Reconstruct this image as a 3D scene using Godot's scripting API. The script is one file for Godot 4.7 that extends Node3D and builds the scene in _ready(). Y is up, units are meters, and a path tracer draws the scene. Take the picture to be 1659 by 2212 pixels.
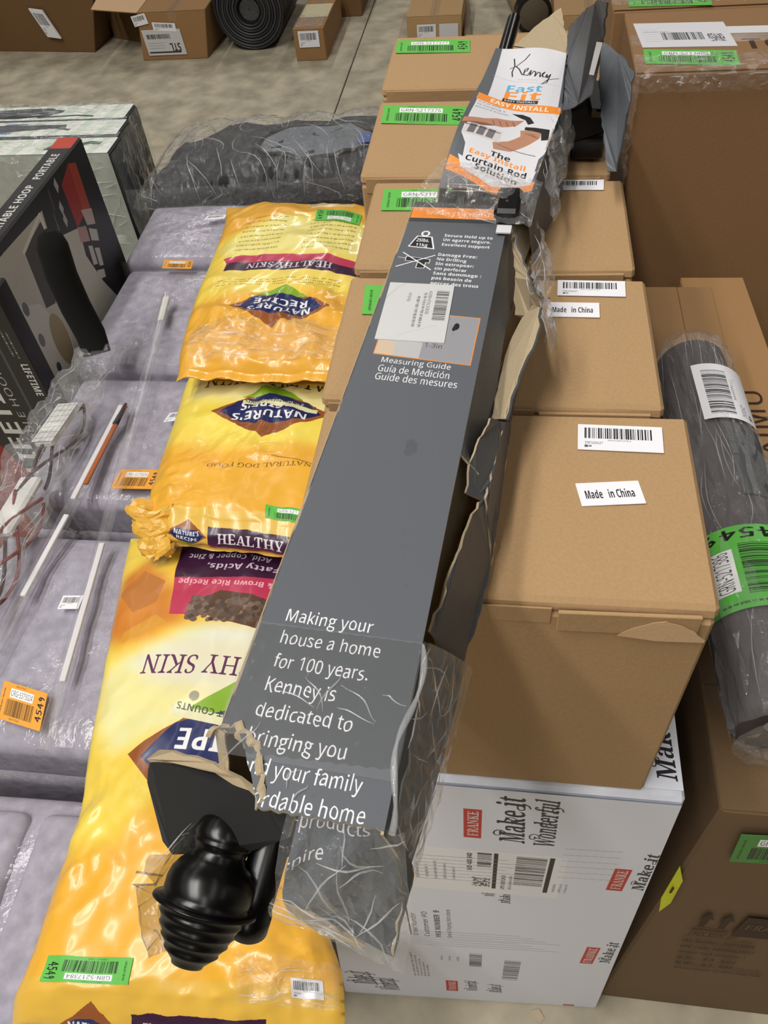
extends Node3D
# Warehouse clearance floor: a torn curtain-rod carton lies across a row of kraft cartons, beside bags of dog food.

var used := {}
var mats := {}
var font_cache := {}
var text_cache := {}

func V(x: float, y: float, z: float) -> Vector3:
	return Vector3(x, y, z)

# ---------------------------------------------------------------- naming and nodes
func numbered(called: String) -> String:
	var n: int = used.get(called, -1) + 1
	used[called] = n
	return called if n == 0 else "%s_%03d" % [called, n]

func tag(o: Node3D, label: String, category: String, group := "", kind := "") -> void:
	if label != "": o.set_meta("label", label)
	if category != "": o.set_meta("category", category)
	if group != "": o.set_meta("group", group)
	if kind != "": o.set_meta("kind", kind)

func thing(called: String, label: String, category: String, at := Vector3.ZERO, turn := 0.0, group := "") -> Node3D:
	var o := Node3D.new()
	o.name = numbered(called)
	add_child(o)
	o.position = at
	o.rotation.y = turn
	tag(o, label, category, group)
	return o

func part(called: String, mesh: Mesh, mat: Material, parent: Node3D, label := "") -> MeshInstance3D:
	var o := MeshInstance3D.new()
	o.name = called
	o.mesh = mesh
	if mat != null: o.material_override = mat
	if label != "": o.set_meta("label", label)
	parent.add_child(o, true)
	return o

func structure(called: String, mesh: Mesh, mat: Material, label := "") -> MeshInstance3D:
	var o := part(called, mesh, mat, self)
	o.set_meta("kind", "structure")
	if label != "": o.set_meta("label", label)
	return o

# ---------------------------------------------------------------- materials
func grain_texture(key: String, freq: float, lo: float, hi: float, kind := FastNoiseLite.TYPE_SIMPLEX_SMOOTH, octaves := 4, size := 512) -> Texture2D:
	if mats.has(key): return mats[key]
	var n := FastNoiseLite.new()
	n.noise_type = kind
	n.frequency = freq
	n.fractal_octaves = octaves
	n.seed = hash(key) % 10000
	var t := NoiseTexture2D.new()
	t.width = size
	t.height = size
	t.seamless = true
	t.noise = n
	var g := Gradient.new()
	g.set_color(0, Color(lo, lo, lo))
	g.set_color(1, Color(hi, hi, hi))
	t.color_ramp = g
	mats[key] = t
	return t

func bump_texture(key: String, freq: float, strength: float, octaves := 4, ridged := false) -> Texture2D:
	if mats.has(key): return mats[key]
	var n := FastNoiseLite.new()
	n.noise_type = FastNoiseLite.TYPE_SIMPLEX_SMOOTH
	n.frequency = freq
	n.fractal_octaves = octaves
	n.seed = hash(key) % 10000
	if ridged: n.fractal_type = FastNoiseLite.FRACTAL_RIDGED
	var t := NoiseTexture2D.new()
	t.width = 512
	t.height = 512
	t.seamless = true
	t.as_normal_map = true
	t.bump_strength = strength
	t.noise = n
	mats[key] = t
	return t

func paint(key: String, col: Color, rough := 0.6, metal := 0.0) -> StandardMaterial3D:
	if mats.has(key): return mats[key]
	var m := StandardMaterial3D.new()
	m.resource_name = key
	m.albedo_color = col
	m.roughness = rough
	m.metallic = metal
	mats[key] = m
	return m

func grained(key: String, col: Color, rough: float, grain: Texture2D, scale: float, bump: Texture2D = null, bump_scale := 0.3) -> StandardMaterial3D:
	if mats.has(key): return mats[key]
	var m := paint(key, col, rough)
	m.albedo_texture = grain
	m.uv1_triplanar = true
	m.uv1_scale = Vector3.ONE * scale
	if bump != null:
		m.normal_enabled = true
		m.normal_texture = bump
		m.normal_scale = bump_scale
	return m

func kraft(key: String, col: Color) -> StandardMaterial3D:
	return grained("kraft_" + key, col, 0.82, grain_texture("kraft_grain", 0.22, 0.93, 1.0, FastNoiseLite.TYPE_SIMPLEX, 4), 2.2, bump_texture("kraft_bump", 0.09, 2.0), 0.12)

func clear_film(key: String, alpha := 0.05, rough := 0.18, bump := 0.6, scale := 9.0, tint := Color(0.95, 0.96, 0.97)) -> StandardMaterial3D:
	if mats.has("film_" + key): return mats["film_" + key]
	var m := paint("film_" + key, Color(tint.r, tint.g, tint.b, alpha), rough)
	m.transparency = BaseMaterial3D.TRANSPARENCY_ALPHA
	m.cull_mode = BaseMaterial3D.CULL_DISABLED
	m.roughness = clampf(rough, 0.1, 0.24)
	if bump > 0.0:
		m.normal_enabled = true
		m.normal_texture = bump_texture("film_crinkle", 0.018, 9.0, 3, true)
		m.normal_scale = bump
		m.uv1_triplanar = true
		m.uv1_scale = Vector3.ONE * scale
	return m

func printed(key: String, c: Canvas, rough := 0.5) -> StandardMaterial3D:
	var m := paint(key, Color.WHITE, rough)
	m.albedo_texture = c.texture()
	return m

# ---------------------------------------------------------------- lettering: outlines of a string as triangles
func font_of(kind: String) -> Font:
	if not font_cache.has(kind):
		var f := SystemFont.new()
		match kind:
			"serif": f.font_names = PackedStringArray(["Droid Serif"])
			"serif_bold":
				f.font_names = PackedStringArray(["Droid Serif"])
				f.font_weight = 700
			"bold":
				f.font_names = PackedStringArray(["Droid Sans"])
				f.font_weight = 700
			"mono": f.font_names = PackedStringArray(["Droid Sans Mono"])
			_: f.font_names = PackedStringArray(["Droid Sans"])
		font_cache[kind] = f
	return font_cache[kind]

# triangles of the string in a box 0..1 by 0..1 (its ink box)
func text_triangles(words: String, kind: String) -> PackedVector2Array:
	var key := kind + ":" + words
	if text_cache.has(key): return text_cache[key]
	var t := TextMesh.new()
	t.text = words
	t.font = font_of(kind)
	t.font_size = 64
	t.pixel_size = 0.01
	t.depth = 0.0
	t.curve_step = 1.5
	var a := t.get_mesh_arrays()
	var v: PackedVector3Array = a[Mesh.ARRAY_VERTEX]
	var idx: PackedInt32Array = a[Mesh.ARRAY_INDEX] if a[Mesh.ARRAY_INDEX] != null else PackedInt32Array(range(v.size()))
	var out := PackedVector2Array()
	var lo := Vector2(1e9, 1e9)
	var hi := Vector2(-1e9, -1e9)
	for p in v:
		lo = lo.min(Vector2(p.x, p.y))
		hi = hi.max(Vector2(p.x, p.y))
	var size := (hi - lo).max(Vector2(1e-6, 1e-6))
	for i in idx:
		out.append((Vector2(v[i].x, v[i].y) - lo) / size)
	text_cache[key] = out
	return out

# flat lettering laid on a surface: ink box from corner, across and up vectors
func lettering(words: String, kind: String, corner: Vector3, across: Vector3, up: Vector3, mat: Material, parent: Node3D) -> MeshInstance3D:
	var st := SurfaceTool.new()
	st.begin(Mesh.PRIMITIVE_TRIANGLES)
	st.set_smooth_group(-1)
	for p in text_triangles(words, kind):
		st.add_vertex(corner + across * p.x + up * p.y)
	st.generate_normals()
	return part("lettering", st.commit(), mat, parent)

# ---------------------------------------------------------------- flat print: a canvas in metres, y up
class Canvas:
	var img: Image
	var x0: float
	var y1: float
	var ppm: float
	var host

	func _init(h, left: float, bottom: float, width: float, height: float, pixels_per_metre: float, col: Color) -> void:
		host = h
		x0 = left
		y1 = bottom + height
		ppm = pixels_per_metre
		img = Image.create(mini(2048, int(width * ppm)), mini(2048, int(height * ppm)), false, Image.FORMAT_RGB8)
		img.fill(col)

	func px(p: Vector2) -> Vector2:
		return Vector2((p.x - x0) * ppm, (y1 - p.y) * ppm)

	func tri(a: Vector2, b: Vector2, c: Vector2, col: Color) -> void:
		var w := img.get_width()
		var top := maxi(0, int(ceil(minf(a.y, minf(b.y, c.y)) - 0.5)))
		var bot := mini(img.get_height() - 1, int(floor(maxf(a.y, maxf(b.y, c.y)) - 0.5)))
		for y in range(top, bot + 1):
			var yc := y + 0.5
			var lo := 1e9
			var hi := -1e9
			for e in [[a, b], [b, c], [c, a]]:
				var p: Vector2 = e[0]
				var q: Vector2 = e[1]
				if (p.y <= yc) != (q.y <= yc):
					var x: float = p.x + (q.x - p.x) * (yc - p.y) / (q.y - p.y)
					lo = minf(lo, x)
					hi = maxf(hi, x)
			var x_from := maxi(0, int(ceil(lo - 0.5)))
			var x_to := mini(w - 1, int(floor(hi - 0.5)))
			if x_to >= x_from:
				img.fill_rect(Rect2i(x_from, y, x_to - x_from + 1, 1), col)

	func poly(pts: Array, col: Color) -> void:
		var p := PackedVector2Array()
		for q in pts: p.append(px(q))
		var idx := Geometry2D.triangulate_polygon(p)
		for i in range(0, idx.size(), 3):
			tri(p[idx[i]], p[idx[i + 1]], p[idx[i + 2]], col)

	func rect(x: float, y: float, w: float, h: float, col: Color) -> void:
		poly([Vector2(x, y), Vector2(x + w, y), Vector2(x + w, y + h), Vector2(x, y + h)], col)

	func disc(c: Vector2, r: Vector2, col: Color) -> void:
		var pts := []
		for i in 20:
			pts.append(c + Vector2(cos(TAU * i / 20), sin(TAU * i / 20)) * r)
		poly(pts, col)

	func stroke(pts: Array, width: float, col: Color) -> void:
		for i in range(pts.size() - 1):
			var a: Vector2 = pts[i]
			var b: Vector2 = pts[i + 1]
			var n := (b - a).orthogonal().normalized() * width * 0.5
			var e := (b - a).normalized() * width * 0.3
			var q := [px(a + n - e), px(b + n + e), px(b - n + e), px(a - n - e)]
			tri(q[0], q[1], q[2], col)
			tri(q[0], q[2], q[3], col)

	# the string's ink fills the parallelogram corner, across, up
	func words(s: String, kind: String, corner: Vector2, across: Vector2, up: Vector2, col: Color) -> void:
		var t: PackedVector2Array = host.text_triangles(s, kind)
		for i in range(0, t.size(), 3):
			tri(px(corner + across * t[i].x + up * t[i].y), px(corner + across * t[i + 1].x + up * t[i + 1].y), px(corner + across * t[i + 2].x + up * t[i + 2].y), col)

	# bars run along up, spread over across
	func barcode(corner: Vector2, across: Vector2, up: Vector2, seed_value: int, col := Color(0.06, 0.06, 0.06), bars := 34) -> void:
		var r := RandomNumberGenerator.new()
		r.seed = seed_value
		var widths := []
		var total := 0.0
		for i in bars * 2:
			var w: float = [1.0, 1.0, 2.0, 3.0][r.randi_range(0, 3)]
			widths.append(w)
			total += w
		var at := 0.0
		for i in bars * 2:
			if i % 2 == 0:
				var a := corner + across * (at / total)
				var b: Vector2 = corner + across * ((at + widths[i]) / total)
				var q := [px(a), px(b), px(b + up), px(a + up)]
				tri(q[0], q[1], q[2], col)
				tri(q[0], q[2], q[3], col)
			at += widths[i]

	func soften(small: int) -> void:
		var w := img.get_width()
		var h := img.get_height()
		img.resize(small, maxi(4, small * h / w), Image.INTERPOLATE_LANCZOS)
		img.resize(small * 4, maxi(16, small * 4 * h / w), Image.INTERPOLATE_CUBIC)
		img.resize(w, h, Image.INTERPOLATE_CUBIC)

	func texture() -> ImageTexture:
		return ImageTexture.create_from_image(img)

# handwritten digits as strokes in a unit box
const DIGITS := {
	"4": [[Vector2(0.7, 0.0), Vector2(0.62, 1.0)], [Vector2(0.62, 1.0), Vector2(0.05, 0.35), Vector2(0.95, 0.38)]],
	"5": [[Vector2(0.9, 1.0), Vector2(0.25, 0.95), Vector2(0.2, 0.55), Vector2(0.65, 0.6), Vector2(0.85, 0.3), Vector2(0.5, 0.02), Vector2(0.1, 0.1)]],
	"9": [[Vector2(0.8, 0.75), Vector2(0.5, 0.98), Vector2(0.2, 0.75), Vector2(0.4, 0.5), Vector2(0.8, 0.72), Vector2(0.75, 0.3), Vector2(0.55, 0.0)]],
}

func scrawl(c: Canvas, s: String, corner: Vector2, across: Vector2, up: Vector2, width: float, col: Color) -> void:
	var n := s.length()
	for i in n:
		for line in DIGITS.get(s[i], []):
			var pts := []
			for q in line:
				pts.append(corner + across * ((i + 0.1 + 0.8 * q.x) / n) + up * q.y)
			c.stroke(pts, width, col)

# ---------------------------------------------------------------- mesh helpers
func starter() -> SurfaceTool:
	var st := SurfaceTool.new()
	st.begin(Mesh.PRIMITIVE_TRIANGLES)
	return st

func done(st: SurfaceTool) -> ArrayMesh:
	st.generate_normals()
	return st.commit()

func quad(st: SurfaceTool, a: Vector3, b: Vector3, c: Vector3, d: Vector3, ua := Vector2.ZERO, ub := Vector2(1, 0), uc := Vector2(1, 1), ud := Vector2(0, 1)) -> void:
	st.set_uv(ua); st.add_vertex(a)
	st.set_uv(ub); st.add_vertex(b)
	st.set_uv(uc); st.add_vertex(c)
	st.set_uv(ua); st.add_vertex(a)
	st.set_uv(uc); st.add_vertex(c)
	st.set_uv(ud); st.add_vertex(d)

func corners(lo: Vector3, hi: Vector3) -> Array:
	var c := []
	for i in 8:
		c.append(Vector3(hi.x if i & 1 else lo.x, hi.y if i & 2 else lo.y, hi.z if i & 4 else lo.z))
	return c

# a chamfered box on eight corners (bit 1: x, bit 2: y, bit 4: z), its faces gently bowed by amp
func hexa(c: Array, r := 0.003, n := 1, amp := 0.0, seed_value := 1) -> ArrayMesh:
	var st := starter()
	st.set_smooth_group(-1)
	hexa_into(st, c, r, n, amp, seed_value)
	return done(st)

func hexa_into(st: SurfaceTool, c: Array, r := 0.003, n := 1, amp := 0.0, seed_value := 1) -> void:
	var noise := FastNoiseLite.new()
	noise.seed = seed_value
	noise.frequency = 3.5
	var len_of := Vector3((c[1] - c[0]).length(), (c[2] - c[0]).length(), (c[4] - c[0]).length())
	var k := Vector3(minf(0.45, r / len_of.x), minf(0.45, r / len_of.y), minf(0.45, r / len_of.z))
	var f := func(u: Vector3) -> Vector3:
		var x0: Vector3 = c[0].lerp(c[1], u.x).lerp(c[2].lerp(c[3], u.x), u.y)
		var x1: Vector3 = c[4].lerp(c[5], u.x).lerp(c[6].lerp(c[7], u.x), u.y)
		return x0.lerp(x1, u.z)
	var at := func(d: int, s: int, a: float, b: float) -> Vector3:
		var e := (d + 1) % 3
		var g := (d + 2) % 3
		var u := Vector3.ZERO
		u[d] = s
		u[e] = lerpf(k[e], 1.0 - k[e], a)
		u[g] = lerpf(k[g], 1.0 - k[g], b)
		var p: Vector3 = f.call(u)
		if amp > 0.0 and not (d == 1 and s == 0):
			var w := sin(PI * a) * sin(PI * b)
			var dir := Vector3.ZERO
			dir[d] = 1.0 if s == 1 else -1.0
			p += dir * amp * w * (0.4 + noise.get_noise_3dv(p * 2.0))
		return p
	for d in 3:
		for s in 2:
			for i in n:
				for j in n:
					var q := [at.call(d, s, float(i) / n, float(j) / n), at.call(d, s, float(i + 1) / n, float(j) / n), at.call(d, s, float(i + 1) / n, float(j + 1) / n), at.call(d, s, float(i) / n, float(j + 1) / n)]
					var w := [Vector2(float(i) / n, float(j) / n), Vector2(float(i + 1) / n, float(j) / n), Vector2(float(i + 1) / n, float(j + 1) / n), Vector2(float(i) / n, float(j + 1) / n)]
					if s == 1: quad(st, q[3], q[2], q[1], q[0], w[3], w[2], w[1], w[0])
					else: quad(st, q[0], q[1], q[2], q[3], w[0], w[1], w[2], w[3])
	for d in 3:
		var e := (d + 1) % 3
		var g := (d + 2) % 3
		for s in 2:
			for s2 in 2:
				# edge along g between face d/s and face e/s2
				var a0: Vector3 = at.call(d, s, float(s2), 0.0)
				var a1: Vector3 = at.call(d, s, float(s2), 1.0)
				var b0: Vector3 = at.call(e, s2, 0.0, float(s))
				var b1: Vector3 = at.call(e, s2, 1.0, float(s))
				if (s == 1) == (s2 == 1): quad(st, a0, a1, b1, b0)
				else: quad(st, b0, b1, a1, a0)
	for i in 8:
		var s := [i & 1, (i >> 1) & 1, (i >> 2) & 1]
		var p := []
		for d in 3:
			p.append(at.call(d, s[d], float(s[(d + 1) % 3]), float(s[(d + 2) % 3])))
		var flip: bool = (s[0] + s[1] + s[2]) % 2 == 1
		for q in ([p[2], p[1], p[0]] if flip else [p[0], p[1], p[2]]):
			st.set_uv(Vector2.ZERO)
			st.add_vertex(q)

func box(lo: Vector3, hi: Vector3, r := 0.003, n := 1, amp := 0.0, seed_value := 1) -> ArrayMesh:
	return hexa(corners(lo, hi), r, n, amp, seed_value)

# a smooth box with rounded edges; bend moves each point
func soft_box(lo: Vector3, hi: Vector3, r: float, n: int, bend = null) -> ArrayMesh:
	var st := starter()
	st.set_smooth_group(0)
	var inner_lo := lo + Vector3.ONE * r
	var inner_hi := hi - Vector3.ONE * r
	var at := func(d: int, s: int, a: float, b: float) -> Vector3:
		var p := Vector3.ZERO
		p[d] = hi[d] if s == 1 else lo[d]
		var e := (d + 1) % 3
		var g := (d + 2) % 3
		p[e] = lerpf(lo[e], hi[e], a)
		p[g] = lerpf(lo[g], hi[g], b)
		var q := p.clamp(inner_lo, inner_hi)
		q += (p - q).normalized() * r
		return bend.call(q) if bend != null else q
	for d in 3:
		for s in 2:
			for i in n:
				for j in n:
					var q := []
					var w := []
					for o in [[0, 0], [1, 0], [1, 1], [0, 1]]:
						var a := spaced(i + o[0], n, r / (hi[(d + 1) % 3] - lo[(d + 1) % 3]))
						var b := spaced(j + o[1], n, r / (hi[(d + 2) % 3] - lo[(d + 2) % 3]))
						q.append(at.call(d, s, a, b))
						w.append(Vector2(a, b))
					if s == 1: quad(st, q[3], q[2], q[1], q[0], w[3], w[2], w[1], w[0])
					else: quad(st, q[0], q[1], q[2], q[3], w[0], w[1], w[2], w[3])
	return done(st)

# grid lines that crowd into the rounded margins
func spaced(i: int, n: int, margin: float) -> float:
	var m := clampf(margin, 0.02, 0.45)
	var k := maxi(2, n / 4)
	if i <= k: return m * i / k
	if i >= n - k: return 1.0 - m * (n - i) / k
	return lerpf(m, 1.0 - m, float(i - k) / (n - 2 * k))

# a surface from a function of u, v in 0..1
func surface(s: Callable, nu: int, nv: int, uv = null, smooth := true) -> ArrayMesh:
	var st := starter()
	st.set_smooth_group(0 if smooth else -1)
	var pts := []
	for i in nu + 1:
		var row := []
		for j in nv + 1:
			row.append(s.call(float(i) / nu, float(j) / nv))
		pts.append(row)
	for i in nu:
		for j in nv:
			var w := []
			for o in [[0, 0], [1, 0], [1, 1], [0, 1]]:
				var u := float(i + o[0]) / nu
				var v := float(j + o[1]) / nv
				w.append(uv.call(u, v, pts[i + o[0]][j + o[1]]) if uv != null else Vector2(u, v))
			quad(st, pts[i][j], pts[i + 1][j], pts[i + 1][j + 1], pts[i][j + 1], w[0], w[1], w[2], w[3])
	return done(st)

# a board sheet with thickness from a function of u, v; front and back are two surfaces
func sheet(s: Callable, nu: int, nv: int, thick: float, front: Material, back: Material, uv = null) -> ArrayMesh:
	var pts := []
	for i in nu + 1:
		var row := []
		for j in nv + 1:
			row.append(s.call(float(i) / nu, float(j) / nv))
		pts.append(row)
	var off := []
	for i in nu + 1:
		var row := []
		for j in nv + 1:
			var a: Vector3 = pts[mini(i + 1, nu)][j] - pts[maxi(i - 1, 0)][j]
			var b: Vector3 = pts[i][mini(j + 1, nv)] - pts[i][maxi(j - 1, 0)]
			row.append(pts[i][j] - a.cross(b).normalized() * thick)
		off.append(row)
	var st := starter()
	st.set_smooth_group(-1)
	for i in nu:
		for j in nv:
			var w := []
			for o in [[0, 0], [1, 0], [1, 1], [0, 1]]:
				var u := float(i + o[0]) / nu
				var v := float(j + o[1]) / nv
				w.append(uv.call(u, v) if uv != null else Vector2(u, v))
			quad(st, pts[i][j], pts[i + 1][j], pts[i + 1][j + 1], pts[i][j + 1], w[0], w[1], w[2], w[3])
	st.generate_normals()
	var m := st.commit()
	st = starter()
	st.set_smooth_group(-1)
	for i in nu:
		for j in nv:
			quad(st, off[i][j + 1], off[i + 1][j + 1], off[i + 1][j], off[i][j])
		quad(st, pts[i][0], off[i][0], off[i + 1][0], pts[i + 1][0])
		quad(st, pts[i][nv], pts[i + 1][nv], off[i + 1][nv], off[i][nv])
	for j in nv:
		quad(st, pts[0][j], pts[0][j + 1], off[0][j + 1], off[0][j])
		quad(st, pts[nu][j], off[nu][j], off[nu][j + 1], pts[nu][j + 1])
	st.generate_normals()
	st.commit(m)
	m.surface_set_material(0, front)
	m.surface_set_material(1, back)
	return m

# a torn piece of board from an outline in space
func scrap(pts: Array, thick: float, front: Material, back: Material, away := Vector3.UP) -> ArrayMesh:
	var mid := Vector3.ZERO
	for p in pts: mid += p / pts.size()
	var n := Vector3.ZERO
	for i in pts.size():
		n += (pts[i] - mid).cross(pts[(i + 1) % pts.size()] - mid)
	n = n.normalized()
	if n.dot(away) < 0.0: n = -n
	var ex: Vector3 = (pts[1] - pts[0]).normalized()
	ex = (ex - n * ex.dot(n)).normalized()
	var ey := n.cross(ex)
	var flat := PackedVector2Array()
	for p in pts: flat.append(Vector2((p - mid).dot(ex), (p - mid).dot(ey)))
	var idx := Geometry2D.triangulate_polygon(flat)
	var st := starter()
	st.set_smooth_group(-1)
	for i in range(0, idx.size(), 3):
		var t := [pts[idx[i]], pts[idx[i + 1]], pts[idx[i + 2]]]
		if (t[1] - t[0]).cross(t[2] - t[0]).dot(n) > 0.0: t.reverse()
		for p in t: st.add_vertex(p)
	st.generate_normals()
	var m := st.commit()
	st = starter()
	st.set_smooth_group(-1)
	for i in range(0, idx.size(), 3):
		var t := [pts[idx[i]], pts[idx[i + 1]], pts[idx[i + 2]]]
		if (t[1] - t[0]).cross(t[2] - t[0]).dot(n) < 0.0: t.reverse()
		for p in t:
			st.set_uv(Vector2.ZERO)
			st.add_vertex(p - n * thick)
	for i in pts.size():
		var a: Vector3 = pts[i]
		var b: Vector3 = pts[(i + 1) % pts.size()]
		quad(st, a, b, b - n * thick, a - n * thick)
	st.generate_normals()
	st.commit(m)
	m.surface_set_material(0, front)
	m.surface_set_material(1, back)
	return m

# outline with small tears along it
func ragged(pts: Array, step: float, amp: float, seed_value: int) -> Array:
	var r := RandomNumberGenerator.new()
	r.seed = seed_value
	var out := []
	for i in pts.size():
		var a: Vector3 = pts[i]
		var b: Vector3 = pts[(i + 1) % pts.size()]
		var k := maxi(1, int((b - a).length() / step))
		for j in k:
			var p := a.lerp(b, float(j) / k)
			if j > 0: p += Vector3(r.randf_range(-amp, amp), r.randf_range(-amp, amp) * 0.5, r.randf_range(-amp, amp))
			out.append(p)
	return out

# a turned shape about an axis: profile of (distance along, radius)
func lathe(from: Vector3, axis: Vector3, profile: Array, sides := 40, smooth := true) -> ArrayMesh:
	var z := axis.normalized()
	var x := z.cross(Vector3.UP if absf(z.y) < 0.9 else Vector3.RIGHT).normalized()
	var y := z.cross(x)
	var st := starter()
	st.set_smooth_group(0 if smooth else -1)
	for i in profile.size() - 1:
		for k in sides:
			var q := []
			var w := []
			for o in [[0, 0], [1, 0], [1, 1], [0, 1]]:
				var pr: Vector2 = profile[i + o[0]]
				var t: float = TAU * (k + o[1]) / sides
				q.append(from + z * pr.x + (x * cos(t) + y * sin(t)) * pr.y)
				w.append(Vector2(float(k + o[1]) / sides, float(i + o[0]) / (profile.size() - 1)))
			quad(st, q[3], q[2], q[1], q[0], w[3], w[2], w[1], w[0])
	return done(st)

# a round tube along points
func tube(pts: Array, radii: Array, sides := 16, caps := true) -> ArrayMesh:
	var st := starter()
	st.set_smooth_group(0)
	var rings := []
	var x := Vector3.ZERO
	for i in pts.size():
		var d: Vector3 = (pts[mini(i + 1, pts.size() - 1)] - pts[maxi(i - 1, 0)]).normalized()
		if i == 0: x = d.cross(Vector3.UP if absf(d.y) < 0.9 else Vector3.RIGHT).normalized()
		else: x = (x - d * x.dot(d)).normalized()
		var y := d.cross(x)
		var ring := []
		for k in sides:
			var t := TAU * k / sides
			ring.append(pts[i] + (x * cos(t) + y * sin(t)) * radii[mini(i, radii.size() - 1)])
		rings.append(ring)
	for i in pts.size() - 1:
		for k in sides:
			var k2 := (k + 1) % sides
			quad(st, rings[i][k2], rings[i + 1][k2], rings[i + 1][k], rings[i][k])
	if caps:
		st.set_smooth_group(-1)
		for k in sides:
			var k2 := (k + 1) % sides
			for p in [rings[0][k2], rings[0][k], pts[0]]: st.add_vertex(p)
			for p in [rings[-1][k], rings[-1][k2], pts[-1]]: st.add_vertex(p)
	return done(st)

# a thin sticker on a plane: corner (bottom left as read), across, up
func sticker(called: String, corner: Vector3, across: Vector3, up: Vector3, mat: Material, parent: Node3D, label := "", lift := 0.0006) -> MeshInstance3D:
	var n := across.cross(up).normalized() * lift
	var st := starter()
	st.set_smooth_group(-1)
	var a := corner + n
	var b := corner + across + n
	var c := corner + across + up + n
	var d := corner + up + n
	quad(st, d, c, b, a, Vector2(0, 0), Vector2(1, 0), Vector2(1, 1), Vector2(0, 1))
	for e in [[a, b], [b, c], [c, d], [d, a]]:
		quad(st, e[0], e[1], e[1] - n, e[0] - n, Vector2(0.01, 0.01), Vector2(0.02, 0.01), Vector2(0.02, 0.02), Vector2(0.01, 0.02))
	return part(called, done(st), mat, parent, label)

# crumpled clear film over a function of u, v: broad swells, then small flat facets like creased plastic
func film_over(s: Callable, nu: int, nv: int, amp: float, freq: float, seed_value: int, crumple := 0.34, smooth := false) -> ArrayMesh:
	var noise := FastNoiseLite.new()
	noise.noise_type = FastNoiseLite.TYPE_CELLULAR
	noise.cellular_return_type = FastNoiseLite.RETURN_DISTANCE2_SUB
	noise.frequency = freq
	noise.seed = seed_value
	var r := RandomNumberGenerator.new()
	r.seed = seed_value
	var base := []
	for i in nu + 1:
		var row := []
		for j in nv + 1:
			var ju := 0.0 if i == 0 or i == nu else r.randf_range(-0.36, 0.36)
			var jv := 0.0 if j == 0 or j == nv else r.randf_range(-0.36, 0.36)
			row.append(s.call(clampf((i + ju) / nu, 0.0, 1.0), clampf((j + jv) / nv, 0.0, 1.0)))
		base.append(row)
	var moved := []
	for i in nu + 1:
		var row := []
		for j in nv + 1:
			var p: Vector3 = base[i][j]
			var du: Vector3 = base[mini(i + 1, nu)][j] - base[maxi(i - 1, 0)][j]
			var dv: Vector3 = base[i][mini(j + 1, nv)] - base[i][maxi(j - 1, 0)]
			var n := du.cross(dv).normalized()
			if n.dot(Vector3(0.1, 0.75, 0.6)) < 0.0: n = -n
			var cell := minf(du.length(), dv.length()) * 0.5
			row.append(p + n * (amp * (0.25 + 0.7 * absf(noise.get_noise_3dv(p))) + cell * crumple * r.randf_range(-0.2, 1.0)))
		moved.append(row)
	var st := starter()
	st.set_smooth_group(0 if smooth else -1)
	for i in nu:
		for j in nv:
			if (i + j) % 2 == 0: quad(st, moved[i][j], moved[i + 1][j], moved[i + 1][j + 1], moved[i][j + 1])
			else: quad(st, moved[i][j + 1], moved[i][j], moved[i + 1][j], moved[i + 1][j + 1])
	return done(st)

# white glints of creased clear film, put in as fine whitish ridges along a function of u, v, joined into one part
func creases(s: Callable, count: int, reach: float, radius: float, lift: float, seed_value: int, angle := 0.0, spread := PI) -> ArrayMesh:
	var r := RandomNumberGenerator.new()
	r.seed = seed_value
	var st := starter()
	st.set_smooth_group(0)
	for i in count:
		var a := Vector2(r.randf(), r.randf())
		var d := Vector2.from_angle(angle + r.randf_range(-spread, spread)) * reach * r.randf_range(0.4, 1.0)
		var bend := d.orthogonal() * r.randf_range(-0.3, 0.3)
		var way := []
		var n := 7
		for k in n:
			var t := float(k) / (n - 1)
			var q := a + d * t + bend * sin(PI * t) * 0.6
			if q.x < 0.0 or q.x > 1.0 or q.y < 0.0 or q.y > 1.0: break
			way.append(s.call(q.x, q.y) + Vector3(0, lift, lift * 0.6) + Vector3(r.randf_range(-1, 1), r.randf_range(0, 1), r.randf_range(-1, 1)) * radius * 0.8)
		if way.size() < 3: continue
		for k in way.size() - 1:
			var p0: Vector3 = way[k]
			var p1: Vector3 = way[k + 1]
			var ax := (p1 - p0).normalized()
			var x := ax.cross(Vector3(0.3, 0.8, 0.5)).normalized()
			var y := ax.cross(x)
			var w0 := radius * sin(PI * clampf(float(k) / (way.size() - 1), 0.06, 0.94))
			var w1 := radius * sin(PI * clampf(float(k + 1) / (way.size() - 1), 0.06, 0.94))
			for m in 5:
				var t0 := TAU * m / 5
				var t1 := TAU * (m + 1) / 5
				quad(st, p0 + (x * cos(t0) + y * sin(t0)) * w0, p1 + (x * cos(t0) + y * sin(t0)) * w1, p1 + (x * cos(t1) + y * sin(t1)) * w1, p0 + (x * cos(t1) + y * sin(t1)) * w0)
	return done(st)

func creased(film: MeshInstance3D, s: Callable, count: int, reach: float, radius: float, lift: float, seed_value: int, angle := 0.0, spread := PI) -> void:
	part("film_crease", creases(s, count, reach, radius, lift, seed_value, angle, spread), clear_film("crease", 0.22, 0.14, 0.0), film)  # whitish ridges that stand in for highlights on the film

# ---------------------------------------------------------------- stickers that recur
const GREEN := Color(0.37, 0.73, 0.29)
const ORANGE := Color(0.93, 0.64, 0.22)
const INK := Color(0.05, 0.06, 0.06)

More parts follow.
